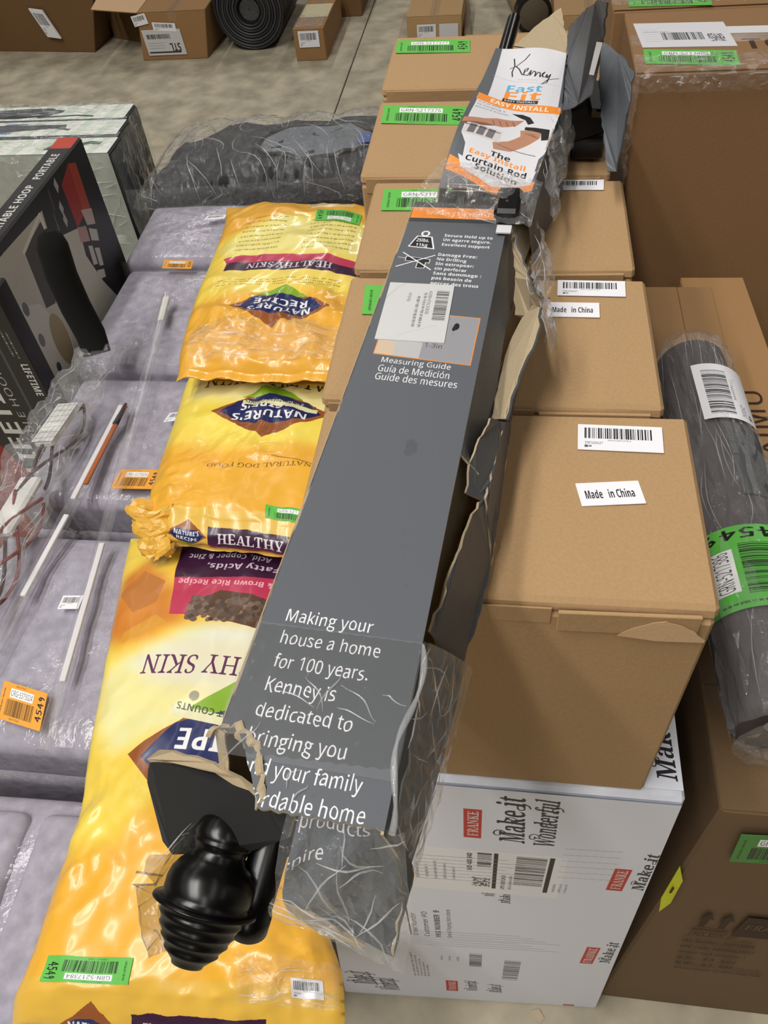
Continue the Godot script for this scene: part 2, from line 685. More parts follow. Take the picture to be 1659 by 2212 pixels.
func lot_sticker(code: String, ground: Color, key: String) -> StandardMaterial3D:
	if mats.has("lot_" + key): return mats["lot_" + key]
	var c := Canvas.new(self, 0, 0, 0.10, 0.05, 5200, ground)
	var dark := ground.darkened(0.75)
	c.rect(0.020, 0.031, 0.052, 0.012, Color(0.95, 0.95, 0.96))
	c.words(code, "sans", Vector2(0.022, 0.033), Vector2(0.048, 0), Vector2(0, 0.008), Color(0.25, 0.26, 0.27))
	c.barcode(Vector2(0.016, 0.007), Vector2(0.062, 0), Vector2(0, 0.021), hash(code), INK, 40)
	c.words(code.replace("-", ""), "mono", Vector2(0.030, 0.0025), Vector2(0.022, 0), Vector2(0, 0.0025), dark)
	c.words(code.replace("-", ""), "mono", Vector2(0.030, 0.0455), Vector2(0.022, 0), Vector2(0, 0.0025), dark)
	blur_words(c, Vector2(0.008, 0.006), Vector2(0, 0.036), Vector2(-0.003, 0), 3, dark)
	scrawl(c, "4549", Vector2(0.096, 0.010), Vector2(0, 0.034), Vector2(-0.012, 0), 0.0018, INK)
	return printed("lot_" + key, c, 0.55)

func plain_barcode(key: String, seed_value: int, w := 0.066, h := 0.027) -> StandardMaterial3D:
	if mats.has("bar_" + key): return mats["bar_" + key]
	var c := Canvas.new(self, 0, 0, w, h, 6000, Color(0.93, 0.93, 0.95))
	c.barcode(Vector2(w * 0.08, h * 0.45), Vector2(w * 0.8, 0), Vector2(0, h * 0.42), seed_value, INK, 36)
	c.words("X002JKQ9LJ", "serif", Vector2(w * 0.35, h * 0.36), Vector2(w * 0.28, 0), Vector2(0, h * 0.055), INK)
	c.words("TW32042*", "serif", Vector2(w * 0.08, h * 0.23), Vector2(w * 0.22, 0), Vector2(0, h * 0.10), Color(0.2, 0.2, 0.22))
	c.rect(w * 0.08, h * 0.10, w * 0.04, h * 0.09, Color(0.35, 0.35, 0.36))
	c.rect(w * 0.13, h * 0.12, w * 0.035, h * 0.06, Color(0.45, 0.45, 0.46))
	return printed("bar_" + key, c, 0.5)

# ---------------------------------------------------------------- cartons
# body, lid flaps that meet in a seam, a strip of tape and a tuck edge
func carton(called: String, label: String, c: Array, mat: Material, group := "", seam := "z", tape := true, seed_value := 1) -> Node3D:
	var base: Vector3 = (c[0] + c[1] + c[4] + c[5]) * 0.25
	var t := thing(called, label, "carton", base, 0.0, group)
	var q := []
	for p in c: q.append(p - base)
	part("body", hexa(q, 0.004, 5, 0.003 if tape else 0.0, seed_value), mat, t)
	var inset := 0.002
	for s in 2:
		# two flaps on the top, a hair proud of the body
		var a: Vector3; var b: Vector3; var d: Vector3; var e: Vector3
		var g := 0.497
		if seam == "z":
			a = q[2].lerp(q[3], 0.004) if s == 0 else q[2].lerp(q[3], 1.0 - g)
			b = q[2].lerp(q[3], g) if s == 0 else q[2].lerp(q[3], 0.996)
			d = q[6].lerp(q[7], 0.004) if s == 0 else q[6].lerp(q[7], 1.0 - g)
			e = q[6].lerp(q[7], g) if s == 0 else q[6].lerp(q[7], 0.996)
		else:
			a = q[2].lerp(q[6], 0.004) if s == 0 else q[2].lerp(q[6], 1.0 - g)
			d = q[2].lerp(q[6], g) if s == 0 else q[2].lerp(q[6], 0.996)
			b = q[3].lerp(q[7], 0.004) if s == 0 else q[3].lerp(q[7], 1.0 - g)
			e = q[3].lerp(q[7], g) if s == 0 else q[3].lerp(q[7], 0.996)
		var up := Vector3(0, 0.003, 0)
		part("lid_flap", hexa([a - up * inset, b - up * inset, a + up, b + up, d - up * inset, e - up * inset, d + up, e + up], 0.001), mat, t)
	if tape:
		var w := 0.026
		var m0: Vector3 = (q[2] + q[3]) * 0.5 if seam == "z" else (q[2] + q[6]) * 0.5
		var m1: Vector3 = (q[6] + q[7]) * 0.5 if seam == "z" else (q[3] + q[7]) * 0.5
		var side: Vector3 = (q[3] - q[2]).normalized() * w if seam == "z" else (q[6] - q[2]).normalized() * w
		var up := Vector3(0, 0.0036, 0)
		var strip := starter()
		strip.set_smooth_group(-1)
		quad(strip, m0 - side + up, m0 + side + up, m1 + side + up, m1 - side + up)
		var out := (m1 - m0).normalized() * 0.003
		var fall := Vector3(0, -0.05, 0)
		quad(strip, m1 - side + up, m1 + side + up, m1 + side + fall + out * 1.6, m1 - side + fall + out * 1.6)
		part("packing_tape", done(strip), clear_film("tape", 0.03, 0.2, 0.15, 14.0), t)
	return t

# ================================================================ the scene
func _ready() -> void:
	lights_and_camera()
	room()
	carton_row()
	white_carton()
	rod_carton()
	rods_and_finial()
	dog_food()
	cushions()
	left_side()
	right_side()
	far_floor()
	small_things()

func lights_and_camera() -> void:
	var cam := Camera3D.new()
	cam.name = "camera"
	cam.fov = 2.0 * rad_to_deg(atan(1106.0 / 1722.0))
	cam.near = 0.02
	cam.far = 60.0
	add_child(cam)
	cam.transform = Transform3D(Basis(V(0.98974719, -0.07947021, -0.11868015), V(-0.03932026, 0.64720892, -0.76129793), V(0.13731136, 0.75815902, 0.63744842)), V(0, 1.8, 0))
	cam.current = true
	var w := WorldEnvironment.new()
	w.name = "environment"
	var e := Environment.new()
	e.background_mode = Environment.BG_COLOR
	e.background_color = Color(0.02, 0.02, 0.02)
	e.tonemap_mode = Environment.TONE_MAPPER_LINEAR
	e.tonemap_exposure = 0.72
	e.sdfgi_enabled = true
	e.ssao_enabled = true
	e.ssil_enabled = true
	w.environment = e
	add_child(w)
	# unseen ceiling strips; third added as front fill, weak ones added for film glints
	var warm := Color(1.0, 0.985, 0.965)
	var lamps := [
		[V(-1.5, 6.1, 1.2), 29.0, warm], [V(-2.7, 6.1, 1.2), 24.0, warm], [V(0.6, 6.1, 5.4), 9.0, warm], [V(2.4, 6.1, 1.2), 3.0, warm], [V(-6.6, 6.1, 1.2), 2.0, warm], [V(6.6, 6.1, 1.2), 3.0, warm],
		[V(-2.8, 6.1, -4.0), 3.0, warm], [V(2.4, 6.1, -4.0), 2.0, warm], [V(-6.6, 6.1, -4.0), 3.0, warm], [V(6.6, 6.1, -4.0), 2.0, warm],
		[V(-2.8, 6.1, -10.2), 17.0, warm], [V(2.4, 6.1, -10.2), 13.0, warm], [V(-6.6, 6.1, -10.2), 8.0, warm],
	]
	for l in lamps:
		var t := thing("ceiling_light", "long white strip lamp hung unseen from the warehouse ceiling", "lamp", l[0], 0.0, "strip lamps under the ceiling")
		part("housing", box(V(-0.24, 0.02, -2.44), V(0.24, 0.10, 2.44), 0.01), paint("lamp_housing", Color(0.75, 0.75, 0.75), 0.5), t)
		part("stem", tube([V(0, 0.10, 0), V(0, 0.50, 0)], [0.015], 10), paint("lamp_housing", Color(0.75, 0.75, 0.75), 0.5), t)
		var glow := paint("lamp_glow", Color(1, 1, 1), 0.5)
		glow.emission_enabled = true
		glow.emission = Color(1.0, 0.97, 0.93)
		glow.emission_energy_multiplier = 1.0
		part("diffuser_light", box(V(-0.14, 0.0, -2.4), V(0.14, 0.02, 2.4), 0.003), glow, t)
		var a := AreaLight3D.new()
		a.name = "lamp_glow"
		a.area_size = Vector2(0.28, 4.8)
		a.light_color = l[2]
		a.light_energy = l[1]
		a.area_range = 30.0
		a.area_attenuation = 2.0
		a.shadow_enabled = true
		a.position = V(0, -0.012, 0)
		a.rotation_degrees = V(-90, 0, 0)
		t.add_child(a)

func room() -> void:
	var concrete := paint("concrete", Color(0.80, 0.76, 0.66), 0.55)
	concrete.albedo_texture = grain_texture("concrete_grain", 0.012, 0.72, 1.0, FastNoiseLite.TYPE_SIMPLEX_SMOOTH, 6, 1024)
	concrete.uv1_triplanar = true
	concrete.uv1_scale = Vector3.ONE * 0.45
	concrete.normal_enabled = true
	concrete.normal_texture = bump_texture("concrete_bump", 0.05, 3.0)
	concrete.normal_scale = 0.15
	var fl := structure("floor", box(V(-9, -0.3, -14), V(-0.92, 0, 8), 0.003), concrete, "pale grey polished concrete floor with a saw-cut joint")
	part("slab", box(V(-0.914, -0.3, -14), V(9, 0, 8), 0.003), concrete, fl)
	part("joint", box(V(-0.93, -0.3, -14), V(-0.90, -0.006, 8), 0.001), paint("joint", Color(0.16, 0.15, 0.13), 0.9), fl)
	var wall := grained("wall_paint", Color(0.42, 0.41, 0.38), 0.8, grain_texture("wall_grain", 0.02, 0.85, 1.0), 0.6)
	structure("wall_back", box(V(-9.2, -0.3, -14.2), V(9.2, 6.8, -14), 0.003), wall)
	structure("wall_front", box(V(-9.2, -0.3, 8), V(9.2, 6.8, 8.2), 0.003), wall)
	structure("wall_left", box(V(-9.2, -0.3, -14), V(-9, 6.8, 8), 0.003), wall)
	structure("wall_right", box(V(9, -0.3, -14), V(9.2, 6.8, 8), 0.003), wall)
	structure("ceiling", box(V(-9, 6.6, -14), V(9, 6.8, 8), 0.003), wall)

# ---------------------------------------------------------------- the row of small kraft cartons
func carton_row() -> void:
	var k := kraft("row", Color(0.705, 0.57, 0.405))
	var liner := kraft("liner", Color(0.84, 0.70, 0.54))
	var top := 1.3517
	var low := 1.0522
	# x from, x to, z near, z far, turn of the near edge, codes
	var rows := [
		[-0.144, 0.1465, -0.303, -0.4865, 0.0, "nearest"],
		[-0.150, 0.131, -0.494, -0.675, 0.006, ""],
		[-0.150, 0.124, -0.692, -0.866, 0.004, ""],
		[-0.170, 0.112, -0.880, -1.078, 0.006, ""],
		[-0.174, 0.108, -1.118, -1.300, 0.008, ""],
	]
	var labels := [
		"small kraft carton with a crumpled tuck edge, standing above the white carton's front",
		"small kraft carton with two white stickers, second in the row from the white carton's front",
		"small kraft carton with a green and a barcode sticker, middle one of the row",
		"small kraft carton with a green sticker, next to last of the row",
		"small kraft carton with a green sticker, last of the row by open floor",
	]
	for i in rows.size():
		var r: Array = rows[i]
		var x0: float = r[0]; var x1: float = r[1]; var zn: float = r[2]; var zf: float = r[3]
		var skew: float = r[4]
		var base := V((x0 + x1) * 0.5, low, (zn + zf) * 0.5)
		var t := thing("small_carton", labels[i], "carton", base, 0.0, "small kraft cartons in a row")
		var c := [V(x0, low, zf - skew), V(x1, low, zf), V(x0, top - 0.012, zf - skew), V(x1, top - 0.012, zf), V(x0, low, zn - skew), V(x1, low, zn), V(x0, top - 0.012, zn - skew), V(x1, top - 0.012, zn)]
		var q := []
		for p in c: q.append(p - base)
		part("body", hexa(q, 0.003, 6, 0.0035, 11 + i), k, t)
		# the lid: one panel with a tuck tongue that drops in front, slit at its ends
		var u := Vector3(0, 0.012, 0)
		var lid := [q[2] + V(-0.001, 0, -0.001), q[3] + V(0.001, 0, -0.001), q[2] + u + V(-0.001, 0, -0.001), q[3] + u + V(0.001, 0, -0.001), q[6] + V(-0.001, 0, -0.001), q[7] + V(0.001, 0, -0.001), q[6] + u + V(-0.001, 0, -0.004), q[7] + u + V(0.001, 0, -0.004)]
		var lid_part := part("lid", hexa(lid, 0.003, 6, 0.002, 31 + i), k, t)
		var f0: Vector3 = q[6] + V(0.0, 0.009, 0.0)
		var f1: Vector3 = q[7] + V(0.0, 0.009, 0.0)
		var cut := 0.635
		var m: Vector3 = f0.lerp(f1, cut)
		part("tuck_tongue", hexa(corner_strip(f0.lerp(f1, 0.02), m, 0.018, 0.0015), 0.0006), k, lid_part)
		part("tuck_tongue", hexa(corner_strip(m + V(0.004, -0.001, 0.001), f0.lerp(f1, 0.965), 0.022, 0.003), 0.0006, 1), k, lid_part)
		var rim := []
		var g := RandomNumberGenerator.new()
		g.seed = 50 + i
		for s in 15:
			rim.append(f0.lerp(f1, 0.79 + 0.195 * s / 14.0) + V(0, -0.024 + 0.019 * sin(PI * s / 14.0) + g.randf_range(-0.001, 0.001), 0.0042))
		rim.append(f0.lerp(f1, 0.985) + V(0, -0.027, 0.0042))
		rim.append(f0.lerp(f1, 0.88) + V(0, -0.0285, 0.0042))
		if i == 0: part("torn_paper", scrap(rim, 0.0008, liner, k, Vector3.BACK), null, t, "paler torn liner paper")
	# stickers on the lids
	var bar := plain_barcode("tw", 77)
	var made := Canvas.new(self, 0, 0, 0.048, 0.022, 8000, Color(0.94, 0.94, 0.96))
	made.words("Made   in China", "bold", Vector2(0.005, 0.0065), Vector2(0.037, 0), Vector2(0, 0.0085), Color(0.08, 0.08, 0.09))
	var made_m := printed("made_in", made, 0.5)
	var y := top + 0.0012
	var cartons := []
	for n in ["small_carton", "small_carton_001", "small_carton_002", "small_carton_003", "small_carton_004"]: cartons.append(get_node(n))
	lid_sticker(cartons[0], "barcode_label", V(0.0615, y, -0.4465), V(0.064, 0, 0.0015), V(0.0012, 0, -0.028), bar)
	lid_sticker(cartons[0], "origin_label", V(0.0625, y, -0.3885), V(0.0455, 0, -0.005), V(-0.004, 0, -0.022), made_m)
	lid_sticker(cartons[1], "barcode_label", V(0.050, y, -0.6485), V(0.062, 0, 0.002), V(0.001, 0, -0.0245), bar)
	lid_sticker(cartons[1], "origin_label", V(0.040, y, -0.6155), V(0.047, 0, 0.001), V(0.0005, 0, -0.022), made_m)
	lid_sticker(cartons[2], "barcode_label", V(0.043, y, -0.844), V(0.060, 0, 0.0015), V(0.0015, 0, -0.022), bar)
	lid_sticker(cartons[4], "lot_sticker", V(-0.168, y, -1.245), V(0.108, 0, 0.008), V(-0.003, 0, -0.047), lot_sticker("GRN-5217377", GREEN, "e"))
	lid_sticker(cartons[3], "lot_sticker", V(-0.162, y, -1.019), V(0.108, 0, 0.012), V(-0.002, 0, -0.052), lot_sticker("GRN-5217376", GREEN, "d"))
	lid_sticker(cartons[2], "lot_sticker", V(-0.136, y, -0.806), V(0.104, 0, 0.004), V(-0.002, 0, -0.046), lot_sticker("GRN-5217375", GREEN, "c"))
	lid_sticker(cartons[1], "lot_sticker", V(-0.131, y, -0.618), V(0.100, 0, 0.004), V(-0.003, 0, -0.047), lot_sticker("GRN-5217378", GREEN, "b"))

func lid_sticker(t: Node3D, called: String, corner: Vector3, across: Vector3, up: Vector3, m: Material) -> void:
	sticker(called, corner - t.position, across, up, m, t.get_node("lid"))

# a strip hanging from a to b, drop down, proud in z
func corner_strip(a: Vector3, b: Vector3, drop: float, proud: float) -> Array:
	var d := V(0, -drop, 0)
	var o := V(0, 0, proud)
	return [a + d, b + d, a, b, a + d + o, b + d + o, a + o, b + o]

# ---------------------------------------------------------------- the tall white carton under the row
func white_carton() -> void:
	var c := [V(-0.235, 0, -1.32), V(0.222, 0, -1.32), V(-0.180, 1.0522, -1.32), V(0.172, 1.0522, -1.32), V(-0.255, 0, -0.272), V(0.2287, 0, -0.297), V(-0.180, 1.0522, -0.297), V(0.1843, 1.0522, -0.297)]
	var t := thing("white_carton", "tall white carton printed with red marks and black script, under the small cartons", "carton", V(0, 0, -0.8))
	var q := []
	for p in c: q.append(p - t.position)
	var white := grained("white_board", Color(0.91, 0.925, 0.97), 0.6, grain_texture("white_grain", 0.03, 0.9, 1.0), 2.0, bump_texture("kraft_bump", 0.09, 2.0), 0.1)
	part("body", hexa(q, 0.004, 4, 0.0, 3), white, t)
	# printed front panel
	var k := Canvas.new(self, -0.27, 0.0, 0.51, 1.06, 1500, Color(0.91, 0.925, 0.97))
	var red := Color(0.78, 0.20, 0.17)
	var ink := Color(0.09, 0.09, 0.10)
	var grey := Color(0.45, 0.45, 0.48)
	for m in [[V2(-0.019, 0.91), 0.018, 0.082], [V2(0.149, 0.767), 0.018, 0.082], [V2(0.159, 0.378), 0.019, 0.106], [V2(-0.053, 0.09), 0.021, 0.088]]:
		var o: Vector2 = m[0]
		k.rect(o.x, o.y, m[1], m[2], red)
		k.words("FRANKE", "serif_bold", o + V2(m[1] * 0.82, 0.006), V2(0, m[2] - 0.012), V2(-m[1] * 0.62, 0), Color(0.9, 0.88, 0.88))
	# brush script beside each mark, reading upwards
	script(k, V2(0.010, 0.905), 0.036, 0.125, ink)
	script(k, V2(0.048, 0.900), 0.030, 0.130, ink, 1)
	script(k, V2(0.172, 0.775), 0.018, 0.13, ink)
	script(k, V2(0.182, 0.39), 0.020, 0.13, ink)
	script(k, V2(0.002, 0.70), 0.018, 0.055, ink, 1)
	script(k, V2(0.024, 0.675), 0.016, 0.06, ink)
	script(k, V2(-0.022, 0.10), 0.026, 0.085, ink, 1)
	script(k, V2(0.018, 0.10), 0.03, 0.07, ink)
	script(k, V2(-0.24, 0.10), 0.06, 0.10, ink)
	script(k, V2(-0.19, 0.06), 0.05, 0.10, ink, 1)
	# shipping label
	k.rect(-0.085, 0.715, 0.18, 0.155, Color(0.95, 0.95, 0.97))
	k.barcode(V2(0.040, 0.757), V2(0, 0.105), V2(0.034, 0), 5, ink, 40)
	k.rect(0.077, 0.735, 0.005, 0.13, ink)
	k.rect(0.015, 0.735, 0.004, 0.13, ink)
	k.barcode(V2(-0.004, 0.815), V2(0, 0.05), V2(0.016, 0), 6, ink, 14)
	dots(k, -0.010, 0.740, 0.022, 0.035, 12, 18, 9)
	k.words("MD 480 940", "bold", V2(-0.010, 0.80), V2(0, 0.06), V2(-0.006, 0), ink)
	for i in 5:
		blur_words(k, V2(-0.030 - 0.011 * i, 0.755 + 0.004 * (i % 2)), V2(0, 0.05 + 0.01 * (i % 3)), V2(-0.004, 0), i, grey)
	k.words("UPS GROUND", "bold", V2(0.030, 0.735), V2(0, 0.055), V2(-0.005, 0), ink)
	blur_words(k, V2(0.038, 0.735), V2(0, 0.055), V2(-0.004, 0), 21, grey)
	for i in 3:
		blur_words(k, V2(0.090 + 0.007 * i, 0.74), V2(0, 0.035), V2(-0.0035, 0), 31 + i, grey)
	# second group of labels
	for i in 4:
		k.words(["Order Number", "Customer PO", "PKG NUMBER  9", "Special Shipping Instructions"][i], "bold" if i == 2 else "sans", V2(-0.088 + 0.017 * i, 0.475), V2(0, 0.12 + 0.01 * i), V2(-0.008, 0), ink)
	k.barcode(V2(-0.125, 0.54), V2(0, 0.09), V2(0.016, 0), 8, ink, 22)
	k.rect(-0.100, 0.48, 0.002, 0.16, ink)
	k.barcode(V2(0.044, 0.215), V2(0, 0.15), V2(0.026, 0), 10, ink, 26)
	k.barcode(V2(-0.012, 0.30), V2(0, 0.09), V2(0.020, 0), 12, ink, 22)
	for i in 5:
		blur_words(k, V2(-0.105 + 0.006 * i, 0.20), V2(0, 0.17 - 0.02 * i), V2(-0.0035, 0), 41 + i, grey)
	for i in 3: blur_words(k, V2(-0.055 + 0.013 * i, 0.33), V2(0, 0.03), V2(-0.004, 0), 51 + i, grey)
	# scuffed rules where the wrapping has rubbed
	for i in 8:
		var yy := 0.845 - 0.012 * i
		k.stroke([V2(-0.075, yy - 0.006), V2(0.03 + 0.02 * (i % 3), yy)], 0.0012, Color(0.62, 0.62, 0.66))
		k.stroke([V2(-0.10, 0.50 - 0.011 * i), V2(0.06 + 0.02 * (i % 4), 0.515 - 0.011 * i)], 0.0013, Color(0.52, 0.52, 0.56))
	for i in 6: k.stroke([V2(0.09, 0.90 - 0.02 * i), V2(0.15, 0.905 - 0.02 * i)], 0.0011, Color(0.66, 0.66, 0.70))
	k.rect(0.165, 0.02, 0.02, 0.012, red)
	var m := printed("white_front", k, 0.55)
	var f0 := V(-0.252, 0.02, -0.2715); var f1 := V(0.2255, 0.02, -0.296)
	var f2 := V(-0.177, 1.046, -0.2955); var f3 := V(0.1815, 1.046, -0.2955)
	var face := func(u: float, v: float) -> Vector3:
		return f0.lerp(f1, u).lerp(f2.lerp(f3, u), v) - t.position + V(0, 0, 0.0008)
	var where := func(_u: float, _v: float, p: Vector3) -> Vector2:
		var w := p + t.position
		return Vector2((w.x + 0.27) / 0.51, 1.0 - w.y / 1.06)
	part("printed_front", surface(face, 12, 24, where), m, t)
	# script on the strip of lid that shows
	var k2 := Canvas.new(self, 0, 0, 0.034, 0.30, 3500, Color(0.91, 0.925, 0.97))
	script(k2, V2(0.006, 0.01), 0.024, 0.10, ink)
	script(k2, V2(0.010, 0.115), 0.020, 0.05, ink, 1)
	script(k2, V2(0.006, 0.175), 0.024, 0.10, ink)
	sticker("printed_lid", V(0.148, 1.0528, -0.306) - t.position, V(0.035, 0, 0), V(0.0, 0, -0.25), printed("white_lid", k2, 0.55), t)

func V2(x: float, y: float) -> Vector2:
	return Vector2(x, y)

# loose brush lettering that reads upwards ("Make it Wonderful" in print)
func script(c: Canvas, o: Vector2, w: float, h: float, ink: Color, which := 0) -> void:
	var word: String = ["Make it", "Wonderful"][which]
	c.words(word, "serif_bold", o + V2(w, 0.0), V2(-w * 0.15, h), V2(-w * 0.8, h * 0.03), ink)
	for i in 3:
		var p := o + V2(w * (0.2 + 0.3 * i), h * (0.2 + 0.3 * i))
		var loop := []
		for s in 12: loop.append(p + V2(cos(s * 0.6) * w * 0.22 * (1.0 - s / 14.0), sin(s * 0.6) * h * 0.10 * (1.0 - s / 14.0)))
		c.stroke(loop, w * 0.045, ink)

# small print too fine to read: words as little blocks along across
func blur_words(c: Canvas, corner: Vector2, across: Vector2, up: Vector2, seed_value: int, col: Color) -> void:
	var r := RandomNumberGenerator.new()
	r.seed = seed_value
	var at := 0.0
	while at < 0.97:
		var n := r.randi_range(2, 7)
		for i in n:
			var w := 0.016
			if at + w > 1.0: break
			var tall := r.randf_range(0.55, 1.0)
			var p := corner + across * at
			c.poly([p, p + across * w * 0.62, p + across * w * 0.62 + up * tall, p + up * tall], col)
			at += w
		at += 0.02

func dots(c: Canvas, x: float, y: float, w: float, h: float, nx: int, ny: int, seed_value: int) -> void:
	var r := RandomNumberGenerator.new()
	r.seed = seed_value
	for i in nx:
		for j in ny:
			if r.randf() < 0.45: c.rect(x + w * i / nx, y + h * j / ny, w / nx, h / ny, Color(0.3, 0.3, 0.32))

# ---------------------------------------------------------------- the torn curtain-rod carton
const ROD_ORIGIN := Vector3(-0.1285922, 1.442, -0.16186417)
const ROD_ALONG := Vector3(0.08043788, 0, -0.99675962)
const ROD_ACROSS := Vector3(0.99675962, 0, 0.08043788)
const ROD_LEN := 0.5364
const ROD_WIDE := 0.0895

func rod_top(s: float, t: float) -> Vector3:
	var p := ROD_ORIGIN + ROD_ACROSS * s + ROD_ALONG * t
	p.y = 1.442 - 0.022 * t / ROD_LEN
	return p

func far_top(s: float, t: float) -> Vector3:
	var p := V(-0.0614627, 1.425, -0.72507524) + V(0.99148297, 0, 0.13023637) * s + V(0.13023637, 0, -0.99148297) * t
	p.y = 1.425 + 0.004 * sin(t * 20.0) + 0.003 * sin(s * 60.0 + t * 14.0)
	return p

func rod_carton() -> void:
	var o := V(-0.08, 1.3557, -0.45)
	var t := thing("curtain_rod_carton", "long grey printed curtain rod carton, torn open and patched with clear tape", "carton", o)
	var grey := Color(0.355, 0.372, 0.395)
	var board := kraft("inner", Color(0.70, 0.63, 0.51))
	var grey_m := grained("grey_print", grey, 0.5, grain_texture("print_grain", 0.04, 0.88, 1.0), 6.0, bump_texture("kraft_bump", 0.09, 2.0), 0.1)
	var white := Color(0.90, 0.90, 0.91)
	# ---- top panel, near half
	var split := 0.25
	var a := Canvas.new(self, 0, -0.06, ROD_WIDE, 0.31, 6000, grey)
	a.poly([V2(0, -0.014), V2(ROD_WIDE, -0.010), V2(ROD_WIDE, 0.0600), V2(0, 0.0597)], grey.darkened(0.24))
	var lines := ["Making your", "house a home", "for 100 years.", "Kenney is", "dedicated to", "bringing you", "and your family", "affordable home"]
	var from := [0.0138, 0.0148, 0.0153, 0.0154, 0.0147, 0.0150, 0.0165, 0.0165]
	var to := [0.0620, 0.0689, 0.0656, 0.0520, 0.0640, 0.0644, 0.0755, 0.0798]
	for i in 8:
		var mid := 0.0668 - 0.0143 * i
		var below := 0.0028 if lines[i].contains("y") or lines[i].contains("g") else 0.0
		a.words(lines[i], "sans", V2(from[i], mid - 0.0036 - below), V2(to[i] - from[i], -0.0006), V2(0, 0.0083 + below), white)
	for i in 60:
		var p := V2(fposmod(i * 0.0371, ROD_WIDE), -0.05 + fposmod(i * 0.0733, 0.29))
		a.disc(p, V2(0.0004, 0.0004 + 0.0004 * (i % 3)), grey.lightened(0.06) if i % 2 else grey.darkened(0.08))
	for i in 5: a.disc(V2(0.056 + 0.002 * (i % 2), 0.203 + 0.002 * i), V2(0.0030, 0.0040), grey.darkened(0.10))
	var near_m := printed("rod_print_near", a, 0.48)
	# the left corner by the end is torn away
	var edge := func(s: float) -> float:
		if s < 0.012: return -0.004
		if s < 0.030: return -0.006 - (s - 0.012) / 0.018 * 0.030
		return -0.038
	var near := func(u: float, v: float) -> Vector3:
		var s := u * ROD_WIDE
		var e: float = edge.call(s) + 0.0006 * sin(s * 900.0)
		return rod_top(s, lerpf(e, split, v)) - o
	var near_uv := func(u: float, v: float) -> Vector2:
		var s := u * ROD_WIDE
		var e: float = edge.call(s)
		return Vector2(u, 1.0 - (lerpf(e, split, v) + 0.06) / 0.31)
	part("top_panel", sheet(near, 44, 30, 0.0016, near_m, board, near_uv), null, t)
	# ---- top panel, far half
	var b := Canvas.new(self, 0, 0.25, ROD_WIDE, 0.30, 6000, grey)
	b.rect(0, 0.5100, ROD_WIDE, 0.020, Color(0.94, 0.56, 0.20))
	b.words("5/8 in (16 mm)", "sans", V2(0.014, 0.516), V2(0.058, -0.002), V2(0, 0.008), Color(0.97, 0.86, 0.72))
	b.rect(0, 0.5305, ROD_WIDE, 0.02, Color(0.16, 0.16, 0.17))
	b.rect(0, 0.503, ROD_WIDE, 0.007, grey.darkened(0.35))
	# weight mark
	b.poly([V2(0.008, 0.459), V2(0.032, 0.456), V2(0.027, 0.477), V2(0.013, 0.478)], white)
	b.poly([V2(0.0095, 0.4602), V2(0.0302, 0.4576), V2(0.0258, 0.4757), V2(0.0140, 0.4766)], Color(0.10, 0.10, 0.11))
	b.disc(V2(0.020, 0.482), V2(0.004, 0.005), white)
	b.disc(V2(0.020, 0.482), V2(0.0022, 0.003), grey)
	b.words("25lbs.", "bold", V2(0.0138, 0.4680), V2(0.0115, -0.0008), V2(0, 0.0060), white)
	b.words("11kg", "bold", V2(0.0145, 0.4590), V2(0.0105, -0.0008), V2(0, 0.0066), white)
	# crossed-out drill
	b.poly([V2(0.010, 0.443), V2(0.031, 0.439), V2(0.031, 0.433), V2(0.010, 0.436)], Color(0.12, 0.12, 0.13))
	b.poly([V2(0.021, 0.436), V2(0.028, 0.435), V2(0.028, 0.425), V2(0.021, 0.425)], Color(0.12, 0.12, 0.13))
	for q in [[V2(0.010, 0.443), V2(0.031, 0.439), V2(0.031, 0.433), V2(0.028, 0.434), V2(0.028, 0.425), V2(0.021, 0.425), V2(0.021, 0.435), V2(0.010, 0.436), V2(0.010, 0.443)], [V2(0.003, 0.441), V2(0.010, 0.440)]]:
		b.stroke(q, 0.0006, white)
	b.stroke([V2(0.006, 0.449), V2(0.034, 0.423)], 0.0012, white)
	b.stroke([V2(0.004, 0.426), V2(0.034, 0.446)], 0.0012, white)
	for r in [["Secure Hold up to", 0.0371, 0.0794, 0.4800], ["Un agarre seguro.", 0.0371, 0.0790, 0.4725], ["Excellent support", 0.0371, 0.0785, 0.4645],
			["Damage Free:", 0.0366, 0.0700, 0.4475], ["No Drilling", 0.0366, 0.0620, 0.4405], ["Sin estropear:", 0.0366, 0.0690, 0.4330], ["sin perforar", 0.0370, 0.0640, 0.4255], ["Sans dommage :", 0.0370, 0.0770, 0.4180], ["pas besoin de", 0.0370, 0.0700, 0.4108], ["percer des trous", 0.0374, 0.0765, 0.4030]]:
		b.words(r[0], "bold", V2(r[1], r[3] - 0.0035), V2(r[2] - r[1], -0.0022), V2(0, 0.0062), white)
	# printed picture of a bracket, framed in orange, partly under the sticker
	b.poly([V2(0.0105, 0.304), V2(0.0838, 0.297), V2(0.0838, 0.357), V2(0.0105, 0.362)], Color(0.90, 0.55, 0.22))
	b.poly([V2(0.0112, 0.3050), V2(0.0830, 0.2980), V2(0.0830, 0.3562), V2(0.0112, 0.3612)], Color(0.58, 0.58, 0.60))
	b.poly([V2(0.0112, 0.3050), V2(0.0450, 0.3018), V2(0.0450, 0.3210), V2(0.0112, 0.3240)], Color(0.72, 0.72, 0.72))
	b.poly([V2(0.0112, 0.3050), V2(0.0250, 0.3037), V2(0.0250, 0.3190), V2(0.0112, 0.3240)], Color(0.80, 0.72, 0.62))
	b.disc(V2(0.067, 0.344), V2(0.0022, 0.0045), Color(0.07, 0.07, 0.08))
